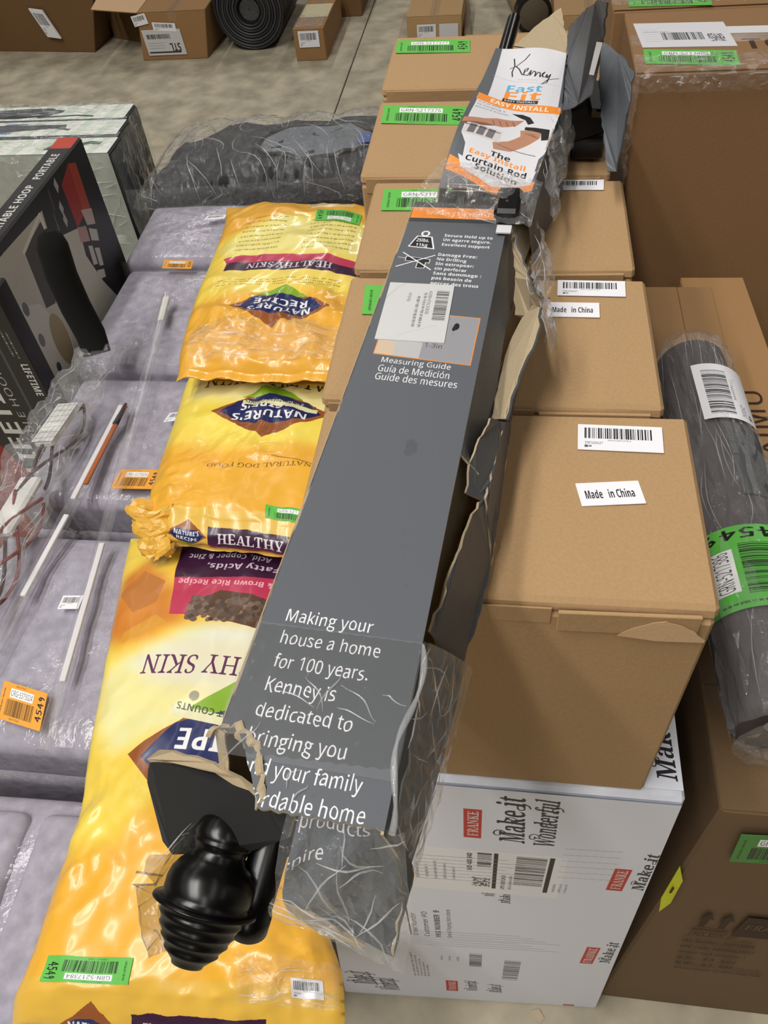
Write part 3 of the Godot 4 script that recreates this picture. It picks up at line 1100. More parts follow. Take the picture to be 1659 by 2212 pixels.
	b.disc(V2(0.0655, 0.341), V2(0.0014, 0.0030), Color(0.10, 0.10, 0.11))
	b.words("1-3in", "sans", V2(0.047, 0.3160), V2(0.013, -0.001), V2(0, 0.0055), Color(0.25, 0.25, 0.26))
	for r in [["Measuring Guide", 0.0185, 0.0700, 0.2960], ["Guía de Medición", 0.0180, 0.0705, 0.2870], ["Guide des mesures", 0.0179, 0.0774, 0.2775]]:
		b.words(r[0], "sans", V2(r[1], r[3] - 0.0030), V2(r[2] - r[1], -0.0040), V2(0, 0.0082), white)
	for i in 40:
		var p := V2(fposmod(i * 0.0371, ROD_WIDE), 0.255 + fposmod(i * 0.0733, 0.29))
		b.disc(p, V2(0.0004, 0.0005), grey.lightened(0.05))
	var far_m := printed("rod_print_far", b, 0.48)
	var far := func(u: float, v: float) -> Vector3:
		return rod_top(u * ROD_WIDE, lerpf(split, ROD_LEN + 0.004 * (1.0 - u), v)) - o
	var far_uv := func(u: float, v: float) -> Vector2:
		return Vector2(u, 1.0 - (lerpf(split, ROD_LEN + 0.004 * (1.0 - u), v) - 0.25) / 0.30)
	var far_panel := part("top_panel", sheet(far, 12, 24, 0.0016, far_m, board, far_uv), null, t)
	# white address sticker with a barcode
	var w := Canvas.new(self, 0, 0, 0.053, 0.078, 7000, Color(0.80, 0.80, 0.80))
	w.barcode(V2(0.040, 0.028), V2(0, 0.042), V2(0.010, 0), 15, Color(0.25, 0.25, 0.25), 30)
	w.words("B00CN2HB2V", "sans", V2(0.0365, 0.036), V2(0, 0.032), V2(-0.0028, 0), Color(0.3, 0.3, 0.3)) 
	for i in 2: blur_words(w, V2(0.0325 - 0.005 * i, 0.018), V2(0, 0.048 - 0.006 * i), V2(-0.0028, 0), 4 + i, Color(0.38, 0.38, 0.38))
	w.words("Medium", "sans", V2(0.020, 0.052), V2(0, 0.012), V2(-0.003, 0), Color(0.35, 0.35, 0.35))
	w.stroke([V2(0.0, 0.055), V2(0.008, 0.072), V2(0.014, 0.078)], 0.0008, Color(0.72, 0.72, 0.72))
	w.stroke([V2(0.015, 0.006), V2(0.045, 0.022)], 0.0006, Color(0.74, 0.74, 0.74))
	var la := rod_top(0.0080, 0.3215) - o
	sticker("address_sticker", la, ROD_ACROSS * 0.053, (rod_top(0.0045, 0.400) - o) - la, printed("address_sticker", w, 0.4), far_panel, "white sticker with a barcode", 0.0008)
	# ---- side, bottom and end boards
	var dark := board
	var left := func(u: float, v: float) -> Vector3:
		var p := rod_top(0.0, lerpf(-0.026, ROD_LEN, u))
		p.y = lerpf(p.y - 0.040 * clampf(1.0 - u * 22.0, 0.0, 1.0), 1.3562, v)
		return p - ROD_ACROSS * 0.0005 - o
	part("side_panel", sheet(left, 60, 3, 0.0015, grey_m, dark), null, t)
	var floor_of := func(u: float, v: float) -> Vector3:
		var p := rod_top(lerpf(0.0, ROD_WIDE, u), lerpf(-0.03, ROD_LEN, v))
		p.y = 1.3572 + 0.0004 * sin(v * 30.0)
		return p - o
	part("bottom_panel", sheet(floor_of, 4, 12, 0.0014, dark, board), null, t)
	# near right side, still taped shut
	var top_edge := [rod_top(ROD_WIDE, -0.040), rod_top(ROD_WIDE, 0.0), rod_top(ROD_WIDE, 0.03), rod_top(ROD_WIDE, 0.062)]
	var low_edge := [V(-0.0385, 1.360, -0.1180), V(-0.0300, 1.358, -0.1560), V(-0.0235, 1.3575, -0.1900), V(-0.0135, 1.3575, -0.2500)]
	var right := func(u: float, v: float) -> Vector3:
		var k := minf(u * 3.0, 2.999)
		var i := int(k)
		var p: Vector3 = top_edge[i].lerp(top_edge[i + 1], k - i)
		var q: Vector3 = low_edge[i].lerp(low_edge[i + 1], k - i)
		return p.lerp(q, v) + V(0.003, 0, 0.0) * sin(PI * v) - o
	var right_out := func(u: float, v: float) -> Vector3: return right.call(1.0 - u, v)
	part("side_panel", sheet(right_out, 12, 6, 0.0015, grey_m, board), null, t)
	# right side board still hanging from the top panel further on
	var hang := func(u: float, v: float) -> Vector3:
		var tt := lerpf(0.205, 0.512, u)
		var p := rod_top(ROD_WIDE, tt)
		var drop := 0.052 * (0.75 + 0.25 * sin(u * 9.0)) if u > 0.04 else 0.018
		return p + V(0.012 * v, -drop * v, 0.0) - o
	var hang_out := func(u: float, v: float) -> Vector3: return hang.call(1.0 - u, v)
	part("side_panel", sheet(hang_out, 22, 4, 0.0015, grey_m, board), null, t)
	# torn boards standing out on the right
	var lower := [V(-0.0321, 1.4250, -0.2310), V(-0.0215, 1.4200, -0.2845), V(-0.0101, 1.4100, -0.3393), V(0.0010, 1.3800, -0.3700), V(-0.0010, 1.3590, -0.3250), V(-0.0080, 1.3575, -0.2837), V(-0.0150, 1.3580, -0.2500), V(-0.0280, 1.4000, -0.2350)]
	part("torn_flap", scrap(torn(lower, o, 3), 0.0016, grey_m, board, V(1, 0.6, 0.4)), null, t)
	var upper := [V(-0.0185, 1.4180, -0.3400), V(-0.0073, 1.4050, -0.3450), V(0.0046, 1.4000, -0.4252), V(-0.0052, 1.4200, -0.4078), V(-0.0171, 1.4250, -0.3596)]
	part("torn_flap", scrap(torn(upper, o, 4), 0.0016, grey_m, board, V(0.3, 1, 0.2)), null, t)
	var low2 := [V(-0.0010, 1.3585, -0.3300), V(-0.0060, 1.4050, -0.3470), V(0.0046, 1.4000, -0.4252), V(0.0100, 1.3585, -0.4700), V(0.0040, 1.3580, -0.3950)]
	part("torn_flap", scrap(torn(low2, o, 5), 0.0016, grey_m, board, V(1, 0.4, 0.2)), null, t)
	var strip := [V(0.0052, 1.4000, -0.4286), V(-0.0056, 1.3900, -0.4389), V(0.0013, 1.3900, -0.5061), V(0.0132, 1.4000, -0.5409), V(0.0230, 1.4200, -0.5378), V(0.0287, 1.4300, -0.5225), V(0.0265, 1.4200, -0.5025), V(0.0152, 1.4100, -0.4709)]
	part("torn_flap", scrap(torn(strip, o, 6), 0.002, board, grey_m, V(-0.2, 1, 0.3)), null, t, "bare tan board edge")
	var tri := [V(0.0041, 1.4150, -0.6669), V(0.0093, 1.4000, -0.6063), V(0.0105, 1.3800, -0.5809), V(0.0199, 1.3750, -0.5813), V(0.0376, 1.4000, -0.5759), V(0.0237, 1.4100, -0.5744), V(0.0148, 1.4150, -0.6110)]
	part("torn_flap", scrap(torn(tri, o, 7), 0.002, board, grey_m, V(0.2, 1, 0.5)), null, t, "bare tan board edge")
	var lip := [V(0.0100, 1.3585, -0.4700), V(0.0052, 1.3995, -0.4290), V(0.0152, 1.4095, -0.4709), V(0.0265, 1.4195, -0.5030), V(0.0290, 1.3585, -0.6400), V(0.0228, 1.3580, -0.5857)]
	part("torn_flap", scrap(torn(lip, o, 8), 0.0016, grey_m, board, V(1, 0.3, 0.2)), null, t)
	# dark gusset and foil inside the tear
	var inner_side := func(u: float, v: float) -> Vector3:
		var p := rod_top(lerpf(0.058, 0.07, v), lerpf(0.06, 0.5, u))
		p.y = lerpf(1.436 - 0.02 * u, 1.359, v)
		return p - o
	part("inner_panel", sheet(inner_side, 8, 2, 0.001, dark, dark), null, t)
	# ---- crushed near end folded down over the contents
	var g := [
		[V(-0.0830, 1.4372, -0.1290), V(-0.0631, 1.4378, -0.1262), V(-0.0399, 1.4378, -0.1263)],
		[V(-0.0905, 1.4100, -0.1074), V(-0.0642, 1.4170, -0.1099), V(-0.0391, 1.4050, -0.1153)],
		[V(-0.0960, 1.3860, -0.0995), V(-0.0651, 1.3830, -0.0990), V(-0.0374, 1.3800, -0.1054)],
		[V(-0.0960, 1.3800, -0.0990), V(-0.0700, 1.3700, -0.0930), V(-0.0413, 1.3530, -0.0850)],
	]
	var en := Canvas.new(self, 0, 0, 0.055, 0.09, 5200, grey)
	en.words("products", "sans", V2(0.002, 0.0765), V2(0.0400, -0.003), V2(0, 0.0100), white)
	en.words("spire", "sans", V2(-0.002, 0.0540), V2(0.0200, 0.004), V2(0, 0.0105), white)
	en.poly([V2(0.026, 0.0), V2(0.055, 0.0), V2(0.055, 0.06), V2(0.045, 0.07), V2(0.040, 0.03)], grey.darkened(0.12))
	var front := func(u: float, v: float) -> Vector3:
		var x := minf(u * 2.0, 1.999)
		var y := minf(v * 3.0, 2.999)
		var i := int(x)
		var j := int(y)
		var p: Vector3 = g[j][i].lerp(g[j][i + 1], x - i).lerp(g[j + 1][i].lerp(g[j + 1][i + 1], x - i), y - j)
		return p + V(0, 0, 0.0025) * sin(u * 11.0 + v * 7.0) * sin(PI * v) - o
	var front_out := func(u: float, v: float) -> Vector3: return front.call(1.0 - u, v)
	var front_uv := func(u: float, v: float) -> Vector2: return Vector2(1.0 - u, v)
	part("end_flap", sheet(front_out, 10, 12, 0.0016, printed("rod_print_end", en, 0.45), board, front_uv), null, t)
	var corner_piece := [V(-0.0399, 1.4378, -0.1263), V(-0.0391, 1.4050, -0.1153), V(-0.0374, 1.3800, -0.1054), V(-0.0413, 1.3530, -0.0850), V(-0.0345, 1.3600, -0.1180), V(-0.0350, 1.4000, -0.1350)]
	part("torn_flap", scrap(torn(corner_piece, o, 9), 0.0016, grey_m, board, V(1, 0.4, 0.6)), null, t)
	var tan_low := [V(-0.0960, 1.3795, -0.0985), V(-0.0800, 1.3760, -0.0950), V(-0.0700, 1.3690, -0.0925), V(-0.0560, 1.3570, -0.0880), V(-0.0600, 1.3520, -0.0870), V(-0.0780, 1.3600, -0.0900), V(-0.0940, 1.3700, -0.0960)]
	part("torn_flap", scrap(torn(tan_low, o, 10), 0.002, board, board, V(0, 1, 1)), null, t, "bare tan board edge")
	# ---- the black end flap that has sprung out, with its bare torn edge
	var black := paint("flap_black", Color(0.115, 0.115, 0.12), 0.7)
	var flap := [V(-0.1771, 1.4000, -0.1555), V(-0.1412, 1.4100, -0.1518), V(-0.1054, 1.4300, -0.1316), V(-0.0856, 1.4340, -0.1267), V(-0.0900, 1.4220, -0.1160), V(-0.1153, 1.3900, -0.1177), V(-0.1660, 1.3600, -0.1208), V(-0.1720, 1.3640, -0.1260), V(-0.1840, 1.3800, -0.1514), V(-0.1815, 1.3900, -0.1550)]
	part("end_flap", scrap(sub(flap, o), 0.002, black, board, V(0, 1, 1)), null, t, "black inside-out end flap")
	var bare := [V(-0.1790, 1.4015, -0.1560), V(-0.1720, 1.4075, -0.1585), V(-0.1560, 1.4100, -0.1560), V(-0.1412, 1.4140, -0.1525), V(-0.1250, 1.4230, -0.1440), V(-0.1120, 1.4320, -0.1360), V(-0.1030, 1.4360, -0.1310), V(-0.0965, 1.4370, -0.1265), V(-0.0985, 1.4325, -0.1255), V(-0.1060, 1.4300, -0.1305), V(-0.1250, 1.4200, -0.1405), V(-0.1412, 1.4102, -0.1500), V(-0.1600, 1.4050, -0.1535), V(-0.1765, 1.4002, -0.1550)]
	part("torn_edge", scrap(torn(bare, o, 12), 0.002, board, board, V(0, 1, 1)), null, t, "bare tan board edge")
	# curled paper round the hole at the corner
	var curl := func(u: float, v: float) -> Vector3:
		var way := [rod_top(-0.003, -0.003), rod_top(0.010, 0.001), rod_top(0.022, -0.008), rod_top(0.029, -0.022), rod_top(0.033, -0.034)]
		var k := minf(u * 4.0, 3.999)
		var i := int(k)
		var p: Vector3 = way[i].lerp(way[i + 1], k - i)
		return p + V(-0.0040, -0.0035, 0.0035) * v + V(0, 0.0016 * sin(PI * v) + 0.001 * sin(u * 31.0), 0.0012 * sin(u * 47.0)) - o
	part("torn_edge", sheet(curl, 24, 5, 0.0008, board, board), null, t, "bare tan board edge")
	var curl2 := func(u: float, v: float) -> Vector3:
		var p := rod_top(-0.003, -0.003).lerp(V(-0.1325, 1.4150, -0.1475), u)
		return p + V(0.006, 0.002 * sin(u * 9.0), 0.003) * v - o
	part("torn_edge", sheet(curl2, 10, 3, 0.0008, board, board), null, t, "bare tan board edge")
	# ---- the far part of the carton with its picture side up
	far_part(t, o, grey, grey_m, board, dark)
	# ---- clear tape and film
	var tape := clear_film("rod_tape", 0.05, 0.2, 0.08, 22.0)
	var band := func(u: float, v: float) -> Vector3:
		return rod_top(lerpf(-0.001, ROD_WIDE + 0.001, u), lerpf(-0.016, 0.060, v)) + V(0, 0.0008, 0) - o
	var tape_part := part("packing_tape", film_over(band, 40, 34, 0.0006, 55.0, 4, 0.07, true), tape, t)
	var band2 := func(u: float, v: float) -> Vector3:
		return right.call(lerpf(0.02, 0.98, u), v) + V(0.0016, 0.0012, 0)
	creased(part("packing_tape", film_over(band2, 16, 14, 0.0022, 50.0, 5, 0.5), tape, t), band2, 18, 0.5, 0.0005, 0.001, 5)
	var nose := func(u: float, v: float) -> Vector3:
		var p: Vector3 = front.call(clampf(u, 0.0, 1.0), clampf(v * 1.04, 0.0, 1.0))
		return p + V(-0.004 * (1.0 - u) + 0.006 * u, 0.003, 0.0045)
	creased(part("packing_tape", film_over(nose, 20, 16, 0.0045, 46.0, 6, 0.75), clear_film("rod_nose", 0.07, 0.08, 0.6, 18.0), t), nose, 26, 0.55, 0.0006, 0.004, 1)
	# a twisted rope of tape down the right corner
	var twist := []
	var wide := []
	for i in 24:
		var k := i / 23.0
		var p := rod_top(ROD_WIDE + 0.001, 0.058 - 0.098 * k)
		twist.append(p + V(0.003 * sin(k * 8.0), 0.0025 + 0.0015 * sin(k * 13.0), 0) - o)
		wide.append(0.0008 + 0.0010 * absf(sin(k * 11.0)))
	part("packing_tape", tube(twist, wide, 8), clear_film("rope", 0.16, 0.12, 0.0), t)
	var g2 := RandomNumberGenerator.new()
	g2.seed = 5
	for i in 9:
		# wrinkles pressed into the tape
		var p0 := rod_top(g2.randf_range(0.01, 0.085), g2.randf_range(-0.03, 0.05))
		var d := V(g2.randf_range(-0.02, 0.02), 0, g2.randf_range(0.004, 0.022))
		var way := []
		var rad := []
		for s in 9:
			var k := s / 8.0
			way.append(p0 + d * k + V(0.0014 * sin(k * 6.0 + i), 0.0012, 0.001 * cos(k * 7.0)) - o)
			rad.append(0.00055 * sin(PI * clampf(k, 0.08, 0.92)))
		part("tape_wrinkle", tube(way, rad, 6), clear_film("rope", 0.16, 0.12, 0.0), tape_part)
	# film bunched round the kink between the two parts
	var knot := func(u: float, v: float) -> Vector3:
		var p := rod_top(-0.004, 0.512).lerp(far_top(-0.004, 0.028), v).lerp(rod_top(ROD_WIDE + 0.022, 0.488).lerp(far_top(0.094, 0.0), v), u)
		p.y += 0.012 * sin(PI * v) * sin(PI * clampf(u, 0.08, 0.92)) + 0.002
		return p - o
	creased(part("packing_tape", film_over(knot, 34, 18, 0.006, 44.0, 8, 0.85), clear_film("rod_nose", 0.07, 0.08, 0.6, 18.0), t), knot, 34, 0.5, 0.0006, 0.003, 2)
	var skirt := func(u: float, v: float) -> Vector3:
		var p := rod_top(ROD_WIDE + 0.020, 0.505).lerp(rod_top(ROD_WIDE + 0.030, 0.375), u)
		return p + V(0.012 * v + 0.006 * sin(u * 9.0), -0.045 * v, 0.0) - o
	creased(part("packing_tape", film_over(skirt, 24, 9, 0.006, 40.0, 9, 0.8), clear_film("skirt", 0.16, 0.12, 0.6, 18.0), t), skirt, 16, 0.6, 0.0006, 0.002, 3)
	# black end cap and a white tag caught at the kink
	var cap0 := rod_top(ROD_WIDE - 0.012, 0.498) + V(0, 0.004, 0) - o
	part("end_cap", hexa(tilted(cap0, ROD_ACROSS * 0.022, V(0, 0.012, 0), ROD_ALONG * 0.042), 0.003), paint("black_plastic", Color(0.035, 0.035, 0.04), 0.32), t)
	part("paper_tag", hexa(tilted(rod_top(ROD_WIDE - 0.008, 0.482) + V(0, 0.002, 0) - o, ROD_ACROSS * 0.013, V(0, 0.002, 0), ROD_ALONG * 0.012), 0.0004), paint("paper_white", Color(0.85, 0.85, 0.86), 0.6), t)

func tilted(o: Vector3, x: Vector3, y: Vector3, z: Vector3) -> Array:
	var c := []
	for i in 8: c.append(o + (x if i & 1 else Vector3.ZERO) + (y if i & 2 else Vector3.ZERO) + (Vector3.ZERO if i & 4 else z))
	return c

func sub(pts: Array, o: Vector3) -> Array:
	var out := []
	for p in pts: out.append(p - o)
	return out

func torn(pts: Array, o: Vector3, seed_value: int) -> Array:
	return ragged(sub(pts, o), 0.006, 0.0011, seed_value)

func far_part(t: Node3D, o: Vector3, grey: Color, grey_m: Material, board: Material, dark: Material) -> void:
	var c := Canvas.new(self, -0.006, -0.02, 0.102, 0.355, 4800, grey)
	var white := Color(0.86, 0.86, 0.88)
	var org := Color(0.95, 0.57, 0.20)
	c.poly([V2(0.006, 0.335), V2(0.0825, 0.335), V2(0.0905, 0.150), V2(0.010, 0.190)], white)
	c.poly([V2(0.0005, 0.190), V2(0.0945, 0.1430), V2(0.0930, 0.066), V2(0.0840, 0.050), V2(0.082, 0.008), V2(0.0469, -0.0042), V2(0.0133, 0.0237), V2(0.0095, 0.068), V2(0.001, 0.092)], white)
	c.poly([V2(-0.001, 0.2085), V2(0.0955, 0.1600), V2(0.0955, 0.1405), V2(-0.001, 0.1885)], org)
	var slope := -0.0042
	# signature
	var k := [
		[V2(0.0245, 0.3010), V2(0.0275, 0.2850), V2(0.0265, 0.2700), V2(0.0285, 0.2590)],
		[V2(0.0420, 0.3060), V2(0.0380, 0.2950), V2(0.0290, 0.2820), V2(0.0230, 0.2790)],
		[V2(0.0290, 0.2830), V2(0.0340, 0.2750), V2(0.0380, 0.2640), V2(0.0400, 0.2600)],
		[V2(0.0400, 0.2660), V2(0.0440, 0.2680), V2(0.0445, 0.2740), V2(0.0410, 0.2720), V2(0.0410, 0.2600), V2(0.0460, 0.2570), V2(0.0485, 0.2680), V2(0.0485, 0.2560), V2(0.0520, 0.2650), V2(0.0545, 0.2620), V2(0.0545, 0.2520), V2(0.0575, 0.2610), V2(0.0600, 0.2580), V2(0.0605, 0.2490), V2(0.0640, 0.2560), V2(0.0650, 0.2600), V2(0.0625, 0.2570), V2(0.0640, 0.2480), V2(0.0670, 0.2470), V2(0.0680, 0.2540), V2(0.0690, 0.2450), V2(0.0720, 0.2540), V2(0.0700, 0.2330), V2(0.0650, 0.2300), V2(0.0700, 0.2400), V2(0.0820, 0.2440)],
	]
	for line in k: c.stroke(line, 0.0014, Color(0.13, 0.13, 0.14))
	blur_words(c, V2(0.036, 0.2500), V2(0.024, -0.0095), V2(0, 0.0015), 2, Color(0.55, 0.55, 0.57))
	c.words("Fast", "bold", V2(0.0270, 0.2210), V2(0.0400, -0.0110), V2(0, 0.0170), Color(0.38, 0.68, 0.86))
	c.words("Fit", "bold", V2(0.0270, 0.2000), V2(0.0410, -0.0125), V2(0, 0.0230), org)
	c.poly([V2(0.0265, 0.2020), V2(0.0670, 0.1860), V2(0.0670, 0.1770), V2(0.0265, 0.1930)], Color(0.16, 0.16, 0.17))
	c.words("EASY INSTALL", "bold", V2(0.0290, 0.1945), V2(0.0355, -0.0140), V2(0, 0.0045), white)
	c.words("EASY INSTALL", "bold", V2(0.0150, 0.1850), V2(0.0660, -0.0330), V2(0, 0.0115), Color(0.97, 0.93, 0.88))
	for i in 3: c.words(["It is as easy", "as hanging a", "picture frame."][i], "sans", V2(0.003, 0.1790 - 0.0085 * i), V2(0.026 + 0.006 * i, -0.010 - 0.0015 * i), V2(0, 0.0055), Color(0.35, 0.35, 0.36))
	# picture: a hand with a hammer, a fist holding a bracket, a framed curtain inset
	var skin := Color(0.72, 0.52, 0.41)
	var skin_d := Color(0.52, 0.33, 0.25)
	c.poly([V2(-0.003, 0.1300), V2(0.0180, 0.1330), V2(0.0300, 0.1400), V2(0.0450, 0.1380), V2(0.0590, 0.1370), V2(0.0520, 0.1230), V2(0.0380, 0.1170), V2(0.0200, 0.1200), V2(-0.003, 0.1150)], skin)
	c.poly([V2(-0.003, 0.1180), V2(0.0200, 0.1210), V2(0.0330, 0.1190), V2(0.0200, 0.1130), V2(-0.003, 0.1120)], skin_d)
	for i in 4: c.stroke([V2(0.026 + 0.007 * i, 0.133), V2(0.030 + 0.007 * i, 0.122)], 0.0011, skin_d)
	c.poly([V2(0.0430, 0.1570), V2(0.0550, 0.1530), V2(0.0640, 0.1430), V2(0.0700, 0.1270), V2(0.0640, 0.1250), V2(0.0600, 0.1370), V2(0.0520, 0.1460)], Color(0.10, 0.10, 0.11))
	c.poly([V2(0.0350, 0.0780), V2(0.0500, 0.0860), V2(0.0600, 0.0980), V2(0.0580, 0.1120), V2(0.0700, 0.1110), V2(0.0800, 0.1050), V2(0.0800, 0.0900), V2(0.0700, 0.0780), V2(0.0550, 0.0640), V2(0.0380, 0.0640)], skin)
	for i in 3: c.stroke([V2(0.064 + 0.004 * i, 0.104 - 0.004 * i), V2(0.074 + 0.002 * i, 0.099 - 0.004 * i)], 0.0011, skin_d)
	c.poly([V2(0.0620, 0.1200), V2(0.0720, 0.1160), V2(0.0880, 0.1060), V2(0.0890, 0.0840), V2(0.0820, 0.0850), V2(0.0800, 0.1010), V2(0.0700, 0.1090), V2(0.0620, 0.1130)], Color(0.09, 0.09, 0.10))
	c.poly([V2(0.0030, 0.1170), V2(0.0410, 0.1060), V2(0.0410, 0.0790), V2(0.0010, 0.0905)], Color(0.82, 0.80, 0.80))
	for i in 3: c.poly([V2(0.007 + 0.010 * i, 0.1140 - 0.003 * i), V2(0.0145 + 0.010 * i, 0.1120 - 0.003 * i), V2(0.0135 + 0.010 * i, 0.0910 - 0.003 * i), V2(0.006 + 0.010 * i, 0.0930 - 0.003 * i)], Color(0.44, 0.42, 0.44))
	c.stroke([V2(0.002, 0.1120), V2(0.0390, 0.1010)], 0.0014, Color(0.08, 0.08, 0.08))
	c.stroke([V2(0.0400, 0.0760), V2(0.0800, 0.0560)], 0.0010, Color(0.35, 0.32, 0.34))
	# slogan
	c.words("The", "bold", V2(0.0370, 0.0500), V2(0.0200, -0.0060), V2(0, 0.0105), INK)
	c.words("Easy Install", "bold", V2(0.0165, 0.0470), V2(0.0570, -0.0200), V2(0, 0.0120), org)
	c.words("Curtain Rod", "bold", V2(0.0150, 0.0360), V2(0.0610, -0.0190), V2(0, 0.0105), INK)
	c.words("Solution", "bold", V2(0.0265, 0.0220), V2(0.0420, -0.0170), V2(0, 0.0105), INK)
	c.poly([V2(-0.002, 0.0480), V2(0.0469, 0.0000), V2(0.0469, -0.0140), V2(-0.002, 0.0230)], org)
	c.poly([V2(0.0469, -0.0040), V2(0.0930, 0.0170), V2(0.0930, 0.0020), V2(0.0469, -0.0160)], org)
	c.poly([V2(0.006, 0.048), V2(0.0133, 0.0237), V2(0.0469, -0.0042), V2(0.082, 0.008), V2(0.0845, 0.030), V2(0.0469, 0.010)], white)
	c.words("Solution", "bold", V2(0.0265, 0.0220), V2(0.0420, -0.0170), V2(0, 0.0105), INK)
	c.words("Curtain Rod", "bold", V2(0.0150, 0.0360), V2(0.0610, -0.0190), V2(0, 0.0105), INK)
	# thin grey line slanting across the white panel
	c.stroke([V2(0.006, 0.262), V2(0.030, 0.248), V2(0.088, 0.222)], 0.0006, Color(0.70, 0.70, 0.72))
	var face := printed("rod_picture", c, 0.42)
	var right_of := func(v: float) -> float:
		return [0.083, 0.0875, 0.0915, 0.0940, 0.0910, 0.0870, 0.0841][int(clampf(v * 6.0, 0.0, 6.0))]
	var top := func(u: float, v: float) -> Vector3:
		var k6 := clampf(v * 6.0, 0.0, 5.999)
		var i := int(k6)
		var wide := lerpf([0.083, 0.0875, 0.0915, 0.0940, 0.0910, 0.0870, 0.0841][i], [0.083, 0.0875, 0.0915, 0.0940, 0.0910, 0.0870, 0.0841][i + 1], k6 - i)
		var s := lerpf(-0.002 - 0.003 * sin(PI * v), wide, u)
		return far_top(s, lerpf(-0.018 + 0.012 * (1.0 - u), 0.330 - 0.018 * u, v)) - o
	var top_uv := func(u: float, v: float) -> Vector2:
		var k6 := clampf(v * 6.0, 0.0, 5.999)
		var i := int(k6)
		var wide := lerpf([0.083, 0.0875, 0.0915, 0.0940, 0.0910, 0.0870, 0.0841][i], [0.083, 0.0875, 0.0915, 0.0940, 0.0910, 0.0870, 0.0841][i + 1], k6 - i)
		var s := lerpf(-0.002 - 0.003 * sin(PI * v), wide, u)
		return Vector2((s + 0.006) / 0.102, 1.0 - (lerpf(-0.018 + 0.012 * (1.0 - u), 0.330 - 0.018 * u, v) + 0.02) / 0.355)
	part("picture_panel", sheet(top, 16, 36, 0.0016, face, board, top_uv), null, t)
	# crumpled sides
	for s in [0.0, 1.0]:
		var side := func(u: float, v: float) -> Vector3:
			var p: Vector3 = top.call(s, u)
			var out := (0.010 if s == 1.0 else -0.016) * v
			return p + V(out + 0.003 * sin(u * 34.0) * v, (1.3575 - o.y - p.y) * v, 0.002 * sin(u * 21.0) * v)
		var side_r := func(u: float, v: float) -> Vector3: return side.call(1.0 - u, v)
		part("side_panel", sheet(side_r if s == 1.0 else side, 30, 6, 0.0015, grey_m, board), null, t)
	var under := func(u: float, v: float) -> Vector3:
		var p: Vector3 = top.call(u, v)
		p.y = 1.3575 - o.y
		return p
	part("bottom_panel", sheet(under, 4, 8, 0.0014, dark, board), null, t)
	# flaps that stand open at the far end
	var up := [V(0.0634, 1.4200, -1.0375), V(0.0584, 1.4700, -0.9703), V(0.0667, 1.5200, -0.8682), V(0.0730, 1.5400, -0.8279), V(0.0776, 1.5500, -0.7894), V(0.0828, 1.5000, -0.8435), V(0.0794, 1.4500, -0.8481), V(0.0649, 1.4300, -0.8678), V(0.0544, 1.4200, -0.8831)]
	part("open_flap", scrap(torn(up, o, 21), 0.0018, grey_m, grey_m, V(0, 0.4, 1)), null, t)
	var white_edge := [V(0.0780, 1.5000, -0.8435), V(0.0833, 1.5000, -0.8405), V(0.0790, 1.4700, -0.8440), V(0.0745, 1.4700, -0.8465)]
	part("white_edge", scrap(sub(white_edge, o), 0.001, paint("paper_white", Color(0.85, 0.85, 0.86), 0.6), board, V(0, 0.4, 1)), null, t)
	var up2 := [V(0.0911, 1.4700, -0.9278), V(0.1111, 1.4650, -0.9030), V(0.1229, 1.4550, -0.8876), V(0.1145, 1.4300, -0.8347), V(0.1090, 1.3900, -0.8100), V(0.1000, 1.3900, -0.8110), V(0.0936, 1.4200, -0.8588), V(0.0896, 1.4400, -0.9000)]
	part("open_flap", scrap(torn(up2, o, 22), 0.0018, grey_m, grey_m, V(0, 0.6, 1)), null, t)
	var tan := [V(0.0000, 1.4120, -1.0900), V(0.0300, 1.4300, -1.1050), V(0.0560, 1.4450, -1.1100), V(0.0640, 1.4250, -1.0600), V(0.0620, 1.4150, -1.0400)]
	part("open_flap", scrap(torn(tan, o, 23), 0.0018, board, board, V(0, 0.6, 1)), null, t, "bare tan inside of a flap")
	var foil := func(u: float, v: float) -> Vector3:
		return far_top(0.088 + 0.012 * v, lerpf(0.02, 0.20, u)) + V(0.004 * sin(u * 16.0), -0.05 * v + 0.002, 0) - o
	creased(part("packing_tape", film_over(foil, 24, 9, 0.005, 42.0, 14, 0.8), clear_film("skirt", 0.16, 0.12, 0.6, 18.0), t), foil, 16, 0.5, 0.0006, 0.002, 4)

